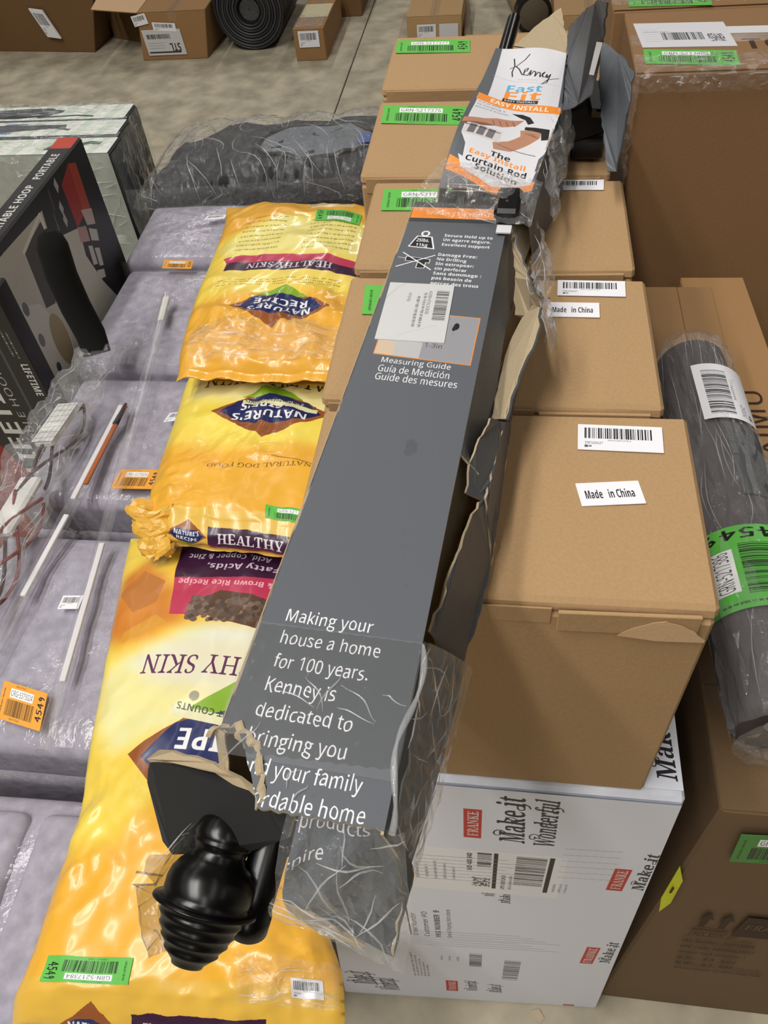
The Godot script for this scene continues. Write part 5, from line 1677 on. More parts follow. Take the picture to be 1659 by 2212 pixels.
# ---------------------------------------------------------------- wrapped cushions on the aisle side
func cushions() -> void:
	var fabric := grained("cushion_top", Color(0.70, 0.68, 0.74), 0.85, grain_texture("cloth_grain", 0.02, 0.80, 1.0, FastNoiseLite.TYPE_SIMPLEX_SMOOTH, 5), 2.6, bump_texture("cloth_bump", 0.02, 5.0), 0.3)
	# x from, x to, z far, z near, top
	var spots := [
		[-1.09, -0.66, -2.235, -1.925, 0.600, "grey cushion pack beside the dark wrapped bag, a scrap of paper on it", 0.02],
		[-1.06, -0.64, -1.885, -1.450, 0.598, "grey cushion pack with an orange sticker at its far edge", -0.01],
		[-1.02, -0.625, -1.415, -1.010, 0.600, "grey cushion pack under the orange-and-white strip, orange sticker at its edge", 0.0],
		[-1.00, -0.605, -0.925, -0.470, 0.600, "grey cushion pack with a small barcode and a big orange sticker", 0.0],
		[-0.98, -0.590, -0.405, 0.060, 0.585, "grey cushion pack with puffed rounded pads beside the lowest yellow bag", 0.02],
	]
	var packs := []
	for i in spots.size():
		var s: Array = spots[i]
		var lo := V(s[0], s[4] - 0.125, s[2])
		var hi := V(s[1], s[4], s[3])
		var mid := V((lo.x + hi.x) * 0.5, lo.y, (lo.z + hi.z) * 0.5)
		var t := thing("cushion_pack", s[5], "cushion", mid, s[6], "grey cushion packs in clear wrap")
		var n := FastNoiseLite.new()
		n.seed = 40 + i
		n.frequency = 2.2
		n.fractal_octaves = 4
		var h := (hi - lo) * 0.5
		var swell := func(p: Vector3) -> Vector3:
			var e := maxf(0.0, 1.0 - pow(absf(p.x / h.x), 4.0)) * maxf(0.0, 1.0 - pow(absf(p.z / h.z), 4.0))
			if p.y > 0.05: p.y += e * 0.010 + e * 0.011 * n.get_noise_2d(p.x * 2.2, p.z * 2.2)
			return p
		part("padding", soft_box(V(-h.x, 0, -h.z), V(h.x, 0.112, h.z), 0.022, 20, swell), fabric, t)
		part("base_pad", soft_box(V(-h.x + 0.004, -0.13, -h.z + 0.004), V(h.x - 0.004, 0.020, h.z + 0.012), 0.020, 14), fabric, t)
		var face := func(u: float, v: float) -> Vector3:
			var x := lerpf(-h.x + 0.018, h.x - 0.018, u)
			var z := lerpf(-h.z + 0.016, h.z - 0.012, v)
			var ex := pow(absf(2.0 * u - 1.0), 12.0)
			var ez := pow(absf(2.0 * v - 1.0), 12.0)
			var q: Vector3 = swell.call(V(x, 0.1145, z))
			q.y -= 0.007 * maxf(ex, ez)
			return q
		part("top_cover", surface(face, 36, 36), fabric, t, "pale lavender grey cover")
		if i == 4:
			for k in 3:
				var pad := soft_box(V(-0.15 + 0.13 * k, 0.100, -0.20), V(-0.04 + 0.13 * k, 0.140, 0.20), 0.018, 16)
				part("pad", pad, fabric, t, "puffed pad")
		var wrap := func(u: float, v: float) -> Vector3:
			var q: Vector3 = face.call(u, v)
			return q + V(0, 0.004, 0)
		part("clear_wrap", film_over(wrap, 40, 40, 0.0035, 9.0, 61 + i, 0.10, true), clear_film("cushion_wrap", 0.035, 0.16, 0.25, 5.0), t)
		var front := func(u: float, v: float) -> Vector3:
			return V(lerpf(-h.x, h.x, u), lerpf(0.116, 0.004, v), h.z + 0.004 + 0.010 * sin(PI * v))
		part("clear_wrap", film_over(front, 60, 14, 0.006, 14.0, 71 + i, 0.3), clear_film("cushion_wrap", 0.035, 0.16, 0.25, 5.0), t)
		packs.append(t)
	var orange_lot := lot_sticker("ORG-5375024", ORANGE, "org")
	var white_bar := plain_barcode("cush", 91, 0.05, 0.024)
	for l in [[1, V(-0.935, 0.612, -1.842), V(0.085, 0, 0.003), V(-0.004, 0, -0.040), orange_lot], [2, V(-0.795, 0.612, -1.030), V(0.092, 0, -0.002), V(0.004, 0, -0.055), orange_lot], [3, V(-0.815, 0.612, -0.512), V(0.088, 0, 0.018), V(-0.014, 0, -0.068), orange_lot], [3, V(-0.792, 0.612, -0.730), V(0.040, 0, -0.003), V(0.0, 0, -0.030), white_bar], [2, V(-0.742, 0.612, -1.232), V(0.052, 0, -0.012), V(0.006, 0, -0.030), white_bar], [0, V(-0.880, 0.616, -2.085), V(0.060, 0, -0.006), V(0.004, 0, -0.022), white_bar]]:
		var t: Node3D = packs[l[0]]
		var q: Vector3 = t.to_local(l[1])
		sticker("lot_sticker" if l[4] == orange_lot else "barcode_label", q + V(0, 0.004, 0), l[2], l[3], l[4], t)
	# each pack lies on a carton of its own, with open gaps between
	var under := ["kraft carton under the cushion pack beside the dark wrapped bag", "kraft carton under the second cushion pack, by the standing hoop box", "kraft carton under the cushion pack that carries the orange strip", "kraft carton under the cushion pack with the big orange sticker", "kraft carton under the puffed cushion pack"]
	for i in spots.size():
		var s: Array = spots[i]
		carton("large_carton", under[i], corners(V(s[0] + 0.03, 0, s[2] + 0.025), V(s[1] - 0.03, s[4] - 0.265, s[3] - 0.025)), kraft("plain", Color(0.62, 0.48, 0.32)), "", "z", false, 50 + i)
	# two long clear sleeves with white strips lying over the cushions
	strip_sleeve("long clear plastic sleeve holding white strips, lying across the cushion packs", [V(-0.869, 0.632, -1.690), V(-0.752, 0.630, -0.876), V(-0.700, 0.630, -0.455)], 0.012, [[0.005, 0.085, Color(0.84, 0.84, 0.80)], [0.66, 0.90, Color(0.88, 0.87, 0.88)]])
	strip_sleeve("long clear plastic sleeve holding an orange-and-white strip beside the bagged set", [V(-0.843, 0.632, -1.266), V(-0.850, 0.632, -0.954), V(-0.868, 0.632, -0.560)], 0.013, [[0.0, 0.34, Color(0.66, 0.34, 0.12)], [0.0, 0.40, Color(0.88, 0.87, 0.88)], [0.46, 0.74, Color(0.90, 0.90, 0.91)]])

func strip_sleeve(label: String, way: Array, r: float, strips: Array) -> void:
	var t := thing("strip_sleeve", label, "packaging", way[0])
	var at := func(k: float) -> Vector3:
		var total: float = (way[1] - way[0]).length() + (way[2] - way[1]).length()
		var first: float = (way[1] - way[0]).length() / total
		var p: Vector3 = way[0].lerp(way[1], k / first) if k < first else way[1].lerp(way[2], (k - first) / (1.0 - first))
		return p - way[0]
	var pts := []
	for i in 41: pts.append(at.call(i / 40.0))
	part("clear_tube", tube(pts, [r], 10, true), clear_film("tube_wall", 0.05, 0.07, 0.0), t)
	var n := 0
	for s in strips:
		var a: Vector3 = at.call(s[0])
		var b: Vector3 = at.call(s[1])
		var d := (b - a)
		var across := V(-d.z, 0, d.x).normalized()
		if across.x < 0: across = -across
		var half := 0.0085 if n == 0 and strips.size() == 2 else 0.0055
		var shift := across * (0.005 if strips.size() == 3 and n == 0 else (-0.005 if strips.size() == 3 and n == 1 else 0.0))
		part("strip", hexa(tilted(a - across * half + shift + V(0, -0.003, 0), across * half * 2.0, V(0, 0.006, 0), d), 0.001), paint("strip_%s" % s[2].to_html(false), s[2], 0.4), t)
		n += 1
	if strips.size() == 3:
		part("dark_tip", tube([at.call(0.0) + V(0.006, 0.003, -0.004), at.call(0.09) + V(0.006, 0.003, 0)], [0.003, 0.007], 10), paint("tip_dark", Color(0.10, 0.10, 0.12), 0.4), t)

# ---------------------------------------------------------------- standing boxes and wrapped things at the aisle
func left_side() -> void:
	# thin standing box for a hoop backboard
	var lo := V(-1.165, 0, -1.965)
	var hi := V(-1.100, 0.925, -1.372)
	var t := thing("hoop_box", "thin standing black and red hoop box leaning by the cushion packs", "box", V(-1.13, 0, -1.67))
	var o := t.position
	var black := paint("hoop_black", Color(0.11, 0.11, 0.115), 0.42)
	part("body", box(lo - o, hi - o, 0.004, 2), black, t)
	# its picture side: x = -z from far to near as seen (right is far), y up
	var c := Canvas.new(self, -1.965, 0.0, 0.593, 0.925, 1700, Color(0.11, 0.11, 0.115))
	var gray := Color(0.80, 0.80, 0.75)
	c.rect(-1.965, 0.0, 0.593, 0.90, gray)
	c.poly([V2(-1.965, 0.925), V2(-1.372, 0.925), V2(-1.372, 0.905), V2(-1.543, 0.895), V2(-1.666, 0.887), V2(-1.652, 0.825), V2(-1.700, 0.800), V2(-1.745, 0.785), V2(-1.790, 0.770), V2(-1.772, 0.700), V2(-1.805, 0.600), V2(-1.965, 0.30)], Color(0.11, 0.11, 0.115))
	c.poly([V2(-1.40, 0.35), V2(-1.40, 0.80), V2(-1.50, 0.74), V2(-1.56, 0.60), V2(-1.50, 0.40)], Color(0.88, 0.88, 0.84))
	c.poly([V2(-1.533, 0.858), V2(-1.641, 0.872), V2(-1.650, 0.811), V2(-1.560, 0.700), V2(-1.517, 0.715)], Color(0.27, 0.26, 0.23))
	c.stroke([V2(-1.530, 0.858), V2(-1.650, 0.885), V2(-1.645, 0.820)], 0.010, Color(0.92, 0.92, 0.88))
	c.poly([V2(-1.790, 0.885), V2(-1.856, 0.908), V2(-1.840, 0.780), V2(-1.785, 0.772)], Color(0.66, 0.17, 0.11))
	c.poly([V2(-1.856, 0.908), V2(-1.892, 0.893), V2(-1.880, 0.765), V2(-1.840, 0.780)], Color(0.72, 0.26, 0.16))
	c.poly([V2(-1.832, 0.796), V2(-1.885, 0.772), V2(-1.876, 0.732), V2(-1.834, 0.752)], Color(0.80, 0.72, 0.70))
	c.poly([V2(-1.784, 0.774), V2(-1.826, 0.755), V2(-1.819, 0.715), V2(-1.771, 0.738)], Color(0.74, 0.60, 0.58))
	for q in [[V2(-1.835, 0.743), V2(-1.872, 0.718), V2(-1.862, 0.690), V2(-1.826, 0.712)], [V2(-1.800, 0.712), V2(-1.820, 0.700), V2(-1.812, 0.650), V2(-1.790, 0.660)], [V2(-1.826, 0.690), V2(-1.850, 0.676), V2(-1.838, 0.630), V2(-1.818, 0.640)], [V2(-1.796, 0.640), V2(-1.832, 0.622), V2(-1.826, 0.600), V2(-1.786, 0.618)]]: c.poly(q, Color(0.80, 0.79, 0.76))
	for i in 3:
		var p: Vector2 = [V2(-1.757, 0.903), V2(-1.740, 0.853), V2(-1.736, 0.823)][i]
		c.poly([p, p + V2(-0.014, 0.012), p + V2(-0.018, -0.012), p + V2(-0.004, -0.024)], Color(0.72, 0.72, 0.70))
		blur_words(c, p + V2(0.030, 0.004), V2(0.008, -0.05), V2(0.005, 0.002), 90 + i, Color(0.62, 0.62, 0.60))
	c.disc(V2(-1.444, 0.764), V2(0.012, 0.018), Color(0.45, 0.46, 0.47))
	c.disc(V2(-1.446, 0.674), V2(0.012, 0.018), Color(0.52, 0.52, 0.50))
	c.disc(V2(-1.460, 0.580), V2(0.010, 0.014), Color(0.25, 0.32, 0.42))
	c.disc(V2(-1.520, 0.62), V2(0.035, 0.075), Color(0.68, 0.62, 0.48))
	var pm := printed("hoop_picture", c, 0.4)
	var uv_face := func(_u: float, _v: float, p: Vector3) -> Vector2:
		return Vector2((p.z + o.z + 1.965) / 0.593, 1.0 - p.y / 0.925)
	part("picture_side", surface(func(u: float, v: float) -> Vector3: return V(hi.x - o.x + 0.0008, lerpf(hi.y - 0.004, 0.004, v), lerpf(lo.z + 0.004, hi.z - 0.004, u) - o.z), 2, 2, uv_face), pm, t)
	# lettering along its top edge
	var e := Canvas.new(self, 0, 0, 0.59, 0.064, 1700, Color(0.11, 0.11, 0.115))
	e.rect(0.53, 0, 0.06, 0.064, Color(0.72, 0.24, 0.16))
	e.words("PORTABLE HOOP", "bold", V2(0.10, 0.018), V2(0.24, 0), V2(0, 0.024), Color(0.80, 0.80, 0.78))
	e.words("PORTABLE", "bold", V2(0.37, 0.018), V2(0.13, 0), V2(0, 0.024), Color(0.80, 0.80, 0.78))
	sticker("printed_top", V(lo.x + 0.004 - o.x, hi.y - o.y, hi.z - 0.004 - o.z).lerp(V(lo.x - o.x, hi.y - o.y, hi.z - o.z), 0.0) + V(0.057, 0, 0), V(0, 0, -0.585), V(-0.057, 0, 0), printed("hoop_top", e, 0.4), t)
	sticker("lot_sticker", V(hi.x - o.x + 0.001, 0.830, -1.386 - o.z), V(0, 0.066, -0.018), V(0, -0.012, -0.070), lot_sticker("ORG-5375020", ORANGE, "org2"), t)
	# second box, with its lettered side towards the aisle
	var lo2 := V(-1.60, 0, -1.370)
	var hi2 := V(-1.052, 0.90, -1.312)
	var t2 := thing("hoop_box", "black standing hoop box with big white letters and a red band", "box", V(-1.326, 0, -1.341))
	var o2 := t2.position
	part("body", box(lo2 - o2, hi2 - o2, 0.004, 2), black, t2)
	var f := Canvas.new(self, -1.60, 0.0, 0.548, 0.90, 1700, Color(0.12, 0.12, 0.125))
	f.poly([V2(-1.60, 0.56), V2(-1.256, 0.446), V2(-1.215, 0.33), V2(-1.28, 0.0), V2(-1.60, 0.0)], Color(0.55, 0.13, 0.09))
	f.poly([V2(-1.125, 0.30), V2(-1.110, 0.90), V2(-1.104, 0.90), V2(-1.118, 0.30)], Color(0.28, 0.28, 0.29))
	f.words("LIFETIME", "bold", V2(-1.080, 0.712), V2(0, -0.095), V2(0.018, 0), Color(0.86, 0.86, 0.84))
	blur_words(f, V2(-1.076, 0.800), V2(0, -0.075), V2(0.005, 0), 7, Color(0.66, 0.66, 0.64))
	blur_words(f, V2(-1.087, 0.806), V2(0, -0.075), V2(0.005, 0), 8, Color(0.66, 0.66, 0.64))
	f.words("LIFETIME", "bold", V2(-1.172, 0.345), V2(0, 0.42), V2(-0.052, 0), Color(0.82, 0.82, 0.80))
	f.words("PORTABLE HOOP", "sans", V2(-1.140, 0.36), V2(0, 0.34), V2(-0.018, 0), Color(0.68, 0.68, 0.66))
	sticker("printed_side", V(lo2.x, 0.003, hi2.z) - o2, V(0.548, 0, 0), V(0, 0.894, 0), printed("hoop_letters", f, 0.42), t2, "black side with white letters and a red band")
	# ---- black foam handle in a clear bag with red cords
	var g := thing("bagged_cord_set", "crumpled clear bag of white and red cords with a black foam handle sticking up", "packaged set", V(-0.942, 0.60, -1.0))
	var go := V(-0.93, 0.60, -1.0)
	var foam := paint("foam_black", Color(0.006, 0.006, 0.007), 1.0)
	part("foam_handle", tube(sub([V(-0.932, 0.975, -1.425), V(-0.933, 0.965, -1.424), V(-0.938, 0.94, -1.423), V(-0.946, 0.87, -1.422), V(-0.944, 0.79, -1.420), V(-0.932, 0.72, -1.412), V(-0.922, 0.68, -1.39)], go), [0.010, 0.024, 0.033, 0.034, 0.034, 0.034, 0.032], 28), foam, g)
	var body := func(u: float, v: float) -> Vector3:
		var p := V(-0.925, 0.665, -1.420).lerp(V(-0.935, 0.655, -1.060), v * 2.0) if v < 0.5 else V(-0.935, 0.655, -1.060).lerp(V(-0.905, 0.650, -0.640), v * 2.0 - 1.0)
		var w := 0.034 + 0.026 * sin(PI * clampf(v, 0.03, 0.97)) + 0.007 * sin(v * 40.0)
		var a := TAU * u
		return p + V(cos(a) * w, sin(a) * w * 0.75, 0) - go
	creased(part("clear_bag", film_over(body, 26, 60, 0.008, 26.0, 81, 0.85), clear_film("cord_bag", 0.07, 0.08, 0.9, 10.0), g), body, 70, 0.16, 0.0011, 0.002, 9)
	var r := RandomNumberGenerator.new()
	r.seed = 3
	for k in 6:
		var way := []
		for s in 26:
			var q := lerpf(0.58 if k < 3 else 0.05 * k, 1.0 if k < 4 else 0.55, s / 25.0)
			var p := V(-0.93, 0.655, -1.36).lerp(V(-0.905, 0.65, -0.68), q)
			way.append(p + V(0.030 * sin(q * 9.0 + k * 1.7), 0.022 * cos(q * 11.0 + k * 2.3), 0.0) - go)
		part("cord", tube(way, [0.0036], 8), paint("cord_red", Color(0.45, 0.07, 0.06), 0.6) if k < 3 else (paint("cord_maroon", Color(0.22, 0.07, 0.07), 0.6) if k < 5 else foam), g, "red cord" if k < 3 else "cord")
	part("white_panel", hexa(tilted(V(-0.965, 0.655, -1.10) - go, V(0.05, 0.006, 0), V(0, 0.02, 0), V(0.012, 0, -0.12)), 0.006), paint("cord_white", Color(0.82, 0.82, 0.80), 0.6), g, "white gridded panel")
	var net := Canvas.new(self, 0, 0, 0.05, 0.12, 4000, Color(0.82, 0.82, 0.80))
	for i in 7: net.stroke([V2(0.0, 0.010 + 0.017 * i), V2(0.05, 0.012 + 0.017 * i)], 0.0012, Color(0.40, 0.40, 0.42))
	for i in 4: net.stroke([V2(0.006 + 0.012 * i, 0.0), V2(0.008 + 0.012 * i, 0.12)], 0.0010, Color(0.48, 0.48, 0.50))
	sticker("net_print", V(-0.965, 0.675, -1.10) - go, V(0.05, 0.006, 0), V(0.012, 0, -0.12), printed("net_print", net, 0.6), g)
	part("white_panel", hexa(tilted(V(-0.96, 0.650, -0.86) - go, V(0.05, 0.004, 0), V(0, 0.02, 0), V(0.006, 0, -0.15)), 0.006), paint("cord_white", Color(0.82, 0.82, 0.80), 0.6), g, "white panel")
	carton("large_carton", "kraft carton under the bagged cords by the black hoop box", corners(V(-1.085, 0, -0.90), V(-1.01, 0.46, -0.55)), kraft("plain", Color(0.62, 0.48, 0.32)), "", "z", false, 7)
	# ---- white and green wrapped cartons
	var pale := grained("pale_print", Color(0.72, 0.74, 0.70), 0.45, grain_texture("white_grain", 0.03, 0.9, 1.0), 2.0)
	var dark := grained("dark_print", Color(0.14, 0.17, 0.20), 0.45, grain_texture("white_grain", 0.03, 0.9, 1.0), 2.0)
	var zs := [-2.715, -2.595, -2.475, -2.345]
	var lab := ["white and green wrapped carton at the aisle, outermost of three", "white and green wrapped carton with a green smear, middle of three", "white and green wrapped carton with a blue patch, behind the red-cornered hoop box"]
	for i in 3:
		var x1 := -1.275 + 0.015 * i
		var w := thing("wrapped_carton", lab[i], "carton", V(-1.65, 0, (zs[i] + zs[i + 1]) * 0.5), 0.0, "white and green wrapped cartons")
		var wo := w.position
		part("body", box(V(-2.05, 0, zs[i] + 0.004) - wo, V(x1, 0.70, zs[i + 1] - 0.004) - wo, 0.006, 4, 0.004, 60 + i), dark, w)
		var k := Canvas.new(self, 0, 0, 0.78, 0.115, 1000, Color(0.92, 0.93, 0.90))
		for j in 9: k.poly([V2(0.02 + 0.085 * j, 0.0), V2(0.05 + 0.085 * j, 0.0), V2(0.08 + 0.085 * j, 0.115), V2(0.045 + 0.085 * j, 0.115)], Color(0.82, 0.87, 0.80))
		if i == 0: k.stroke([V2(0.46, 0.02), V2(0.60, 0.03), V2(0.66, 0.02)], 0.012, Color(0.20, 0.32, 0.26))
		if i == 1:
			k.poly([V2(0.30, 0.02), V2(0.40, 0.02), V2(0.44, 0.10), V2(0.36, 0.10)], Color(0.30, 0.42, 0.60))
			k.stroke([V2(0.50, 0.06), V2(0.54, 0.06), V2(0.60, 0.045)], 0.014, Color(0.10, 0.30, 0.18))
		if i == 2:
			k.stroke([V2(0.60, 0.045), V2(0.66, 0.06), V2(0.70, 0.080), V2(0.73, 0.075)], 0.022, Color(0.06, 0.34, 0.15))
		sticker("printed_top", V(-2.05, 0.7005, zs[i + 1] - 0.008) - wo, V(x1 + 2.045, 0, 0), V(0, 0, -0.105), printed("wrapped_top_%d" % i, k, 0.4), w)
		var orange_lot := lot_sticker("ORG-5375024", ORANGE, "org")
		if i != 1: sticker("lot_sticker", V(-1.90 + 0.06 * i, 0.702, zs[i + 1] - 0.03) - wo, V(0.12, 0, 0), V(0, 0, -0.05), orange_lot, w)
		# printed aisle side with a round orange seal
		var sd := Canvas.new(self, 0, 0, 0.11, 0.68, 1000, Color(0.20, 0.235, 0.26))
		sd.poly([V2(0.0, 0.68), V2(0.0, 0.42), V2(0.05, 0.48), V2(0.11, 0.60), V2(0.11, 0.68)], Color(0.34, 0.37, 0.38))
		sd.poly([V2(0.0, 0.40), V2(0.11, 0.45), V2(0.11, 0.30), V2(0.0, 0.24)], Color(0.13, 0.20, 0.32))
		sd.poly([V2(0.0, 0.20), V2(0.11, 0.26), V2(0.11, 0.18), V2(0.0, 0.12)], Color(0.50, 0.53, 0.46))
		sd.disc(V2(0.055, 0.46 - 0.05 * i), V2(0.026, 0.036), Color(0.80, 0.76, 0.66))
		sd.disc(V2(0.055, 0.46 - 0.05 * i), V2(0.022, 0.031), Color(0.78, 0.42, 0.18))
		sd.words("a", "bold", V2(0.045, 0.44 - 0.05 * i), V2(0.02, 0), V2(0, 0.03), Color(0.86, 0.80, 0.70))
		sticker("printed_side", V(x1, 0.01, zs[i + 1] - 0.008) - wo, V(0, 0, -0.108), V(0, 0.68, 0), printed("wrapped_side_%d" % i, sd, 0.4), w)
		var wrap := func(u: float, v: float) -> Vector3:
			return V(lerpf(-2.05, x1 + 0.004, u), 0.705, lerpf(zs[i] + 0.008, zs[i + 1] - 0.008, v)) - wo
		creased(part("clear_wrap", film_over(wrap, 50, 9, 0.008, 18.0, 90 + i, 0.6), clear_film("stack_wrap", 0.05, 0.08, 0.7, 7.0), w), wrap, 40, 0.12, 0.0014, 0.004, 20 + i)
		if i == 2:
			var fr := func(u: float, v: float) -> Vector3:
				return V(lerpf(-2.05, x1 + 0.004, u), lerpf(0.705, 0.20, v), zs[3] + 0.004) - wo
			part("front_panel", surface(fr, 2, 2), pale, w)
			creased(part("clear_wrap", film_over(fr, 40, 24, 0.014, 14.0, 95, 0.7), clear_film("stack_wrap", 0.05, 0.08, 0.7, 7.0), w), fr, 60, 0.2, 0.0025, 0.008, 30)
		var sw := func(u: float, v: float) -> Vector3:
			return V(x1 + 0.004, lerpf(0.70, 0.02, v), lerpf(zs[i], zs[i + 1], u)) - wo
		creased(part("clear_wrap", film_over(sw, 7, 30, 0.007, 16.0, 97 + i, 0.6), clear_film("stack_wrap", 0.05, 0.08, 0.7, 7.0), w), sw, 14, 0.3, 0.0016, 0.004, 33 + i)
	# ---- dark zipped bag in crinkled clear wrap
	var b := thing("wrapped_duffel", "dark charcoal padded bag in shiny clear wrap beyond the cushion packs", "bag", V(-0.73, 0.40, -2.575))
	var bo := b.position
	var cloth := grained("charcoal_cloth", Color(0.12, 0.125, 0.145), 0.75, grain_texture("cloth_grain", 0.02, 0.80, 1.0, FastNoiseLite.TYPE_SIMPLEX_SMOOTH, 5), 2.6, bump_texture("cloth_bump", 0.02, 5.0), 0.5)
	var dn := FastNoiseLite.new()
	dn.seed = 77
	dn.frequency = 2.6
	dn.fractal_octaves = 4
	var lump := func(p: Vector3) -> Vector3:
		var taper := 1.0 - 0.35 * clampf((-p.x - 0.25) / 0.25, 0.0, 1.0)
		p.y *= taper
		p.z = p.z * (0.80 + 0.2 * taper) - 0.10 * p.x
		if p.y > 0.1: p.y += 0.030 * dn.get_noise_2d(p.x * 2.0, p.z * 2.0)
		return p
	part("padded_body", soft_box(V(-0.46, 0, -0.21), V(0.46, 0.215, 0.20), 0.06, 26, lump), cloth, b)
	var lid_pts := []
	for i in 33:
		var a := TAU * i / 32
		lid_pts.append(lump.call(V(0.10 + 0.20 * cos(a), 0.205, 0.12 * sin(a))) + V(0, 0.012, 0))
	part("zip_edge", tube(lid_pts, [0.008], 8, false), paint("zip_black", Color(0.04, 0.04, 0.045), 0.5), b)
	var slab := func(u: float, v: float) -> Vector3:
		var a := TAU * u
		return lump.call(V(0.10 + 0.185 * cos(a) * v, 0.208, 0.108 * sin(a) * v)) + V(0, 0.012, 0)
	part("mesh_pocket", surface(slab, 32, 6), paint("pocket_grey", Color(0.42, 0.44, 0.47), 0.6), b, "pale grey pocket")
	sticker("printed_card", V(0.245, 0.226, 0.035), V(0.06, 0, -0.006), V(0, 0, -0.06), paint("card_blue", Color(0.22, 0.34, 0.62), 0.4), b, "blue printed card", 0.001)
	sticker("lot_sticker", V(0.315, 0.226, 0.02), V(0.07, 0, -0.007), V(0, 0, -0.06), lot_sticker("GRN-5217380", GREEN, "duffel"), b)
	var over := func(u: float, v: float) -> Vector3:
		var q: Vector3 = lump.call(V(lerpf(-0.48, 0.47, u), 0.0, lerpf(-0.22, 0.215, v)))
		var rim := maxf(pow(absf(2.0 * u - 1.0), 5.0), pow(absf(2.0 * v - 1.0), 5.0))
		q.y = lerpf(0.232, 0.12, rim)
		q.y += 0.022 * (1.0 - rim) * pow(absf(sin(u * 21.0 + v * 5.0 + 2.0 * sin(v * 4.0 + u * 3.0))), 0.6)
		return q
	creased(part("clear_wrap", film_over(over, 80, 26, 0.010, 13.0, 101, 0.6), clear_film("duffel_wrap", 0.045, 0.09, 0.9, 6.0), b), over, 60, 0.45, 0.0016, 0.012, 10, 1.25, 0.3)
	var fall := func(u: float, v: float) -> Vector3:
		var q: Vector3 = lump.call(V(lerpf(-0.48, 0.47, u), 0.0, 0.21))
		return V(q.x, lerpf(0.20, 0.01, v), q.z + 0.012 + 0.010 * sin(PI * v))
	creased(part("clear_wrap", film_over(fall, 60, 14, 0.010, 13.0, 102, 0.4), clear_film("duffel_wrap", 0.045, 0.09, 0.9, 6.0), b), fall, 26, 0.35, 0.0012, 0.004, 11, 1.4, 0.4)
	carton("large_carton", "kraft carton carrying the dark wrapped bag", corners(V(-1.18, 0, -2.72), V(-0.36, 0.394, -2.40)), kraft("plain", Color(0.62, 0.48, 0.32)), "", "z", false, 8)

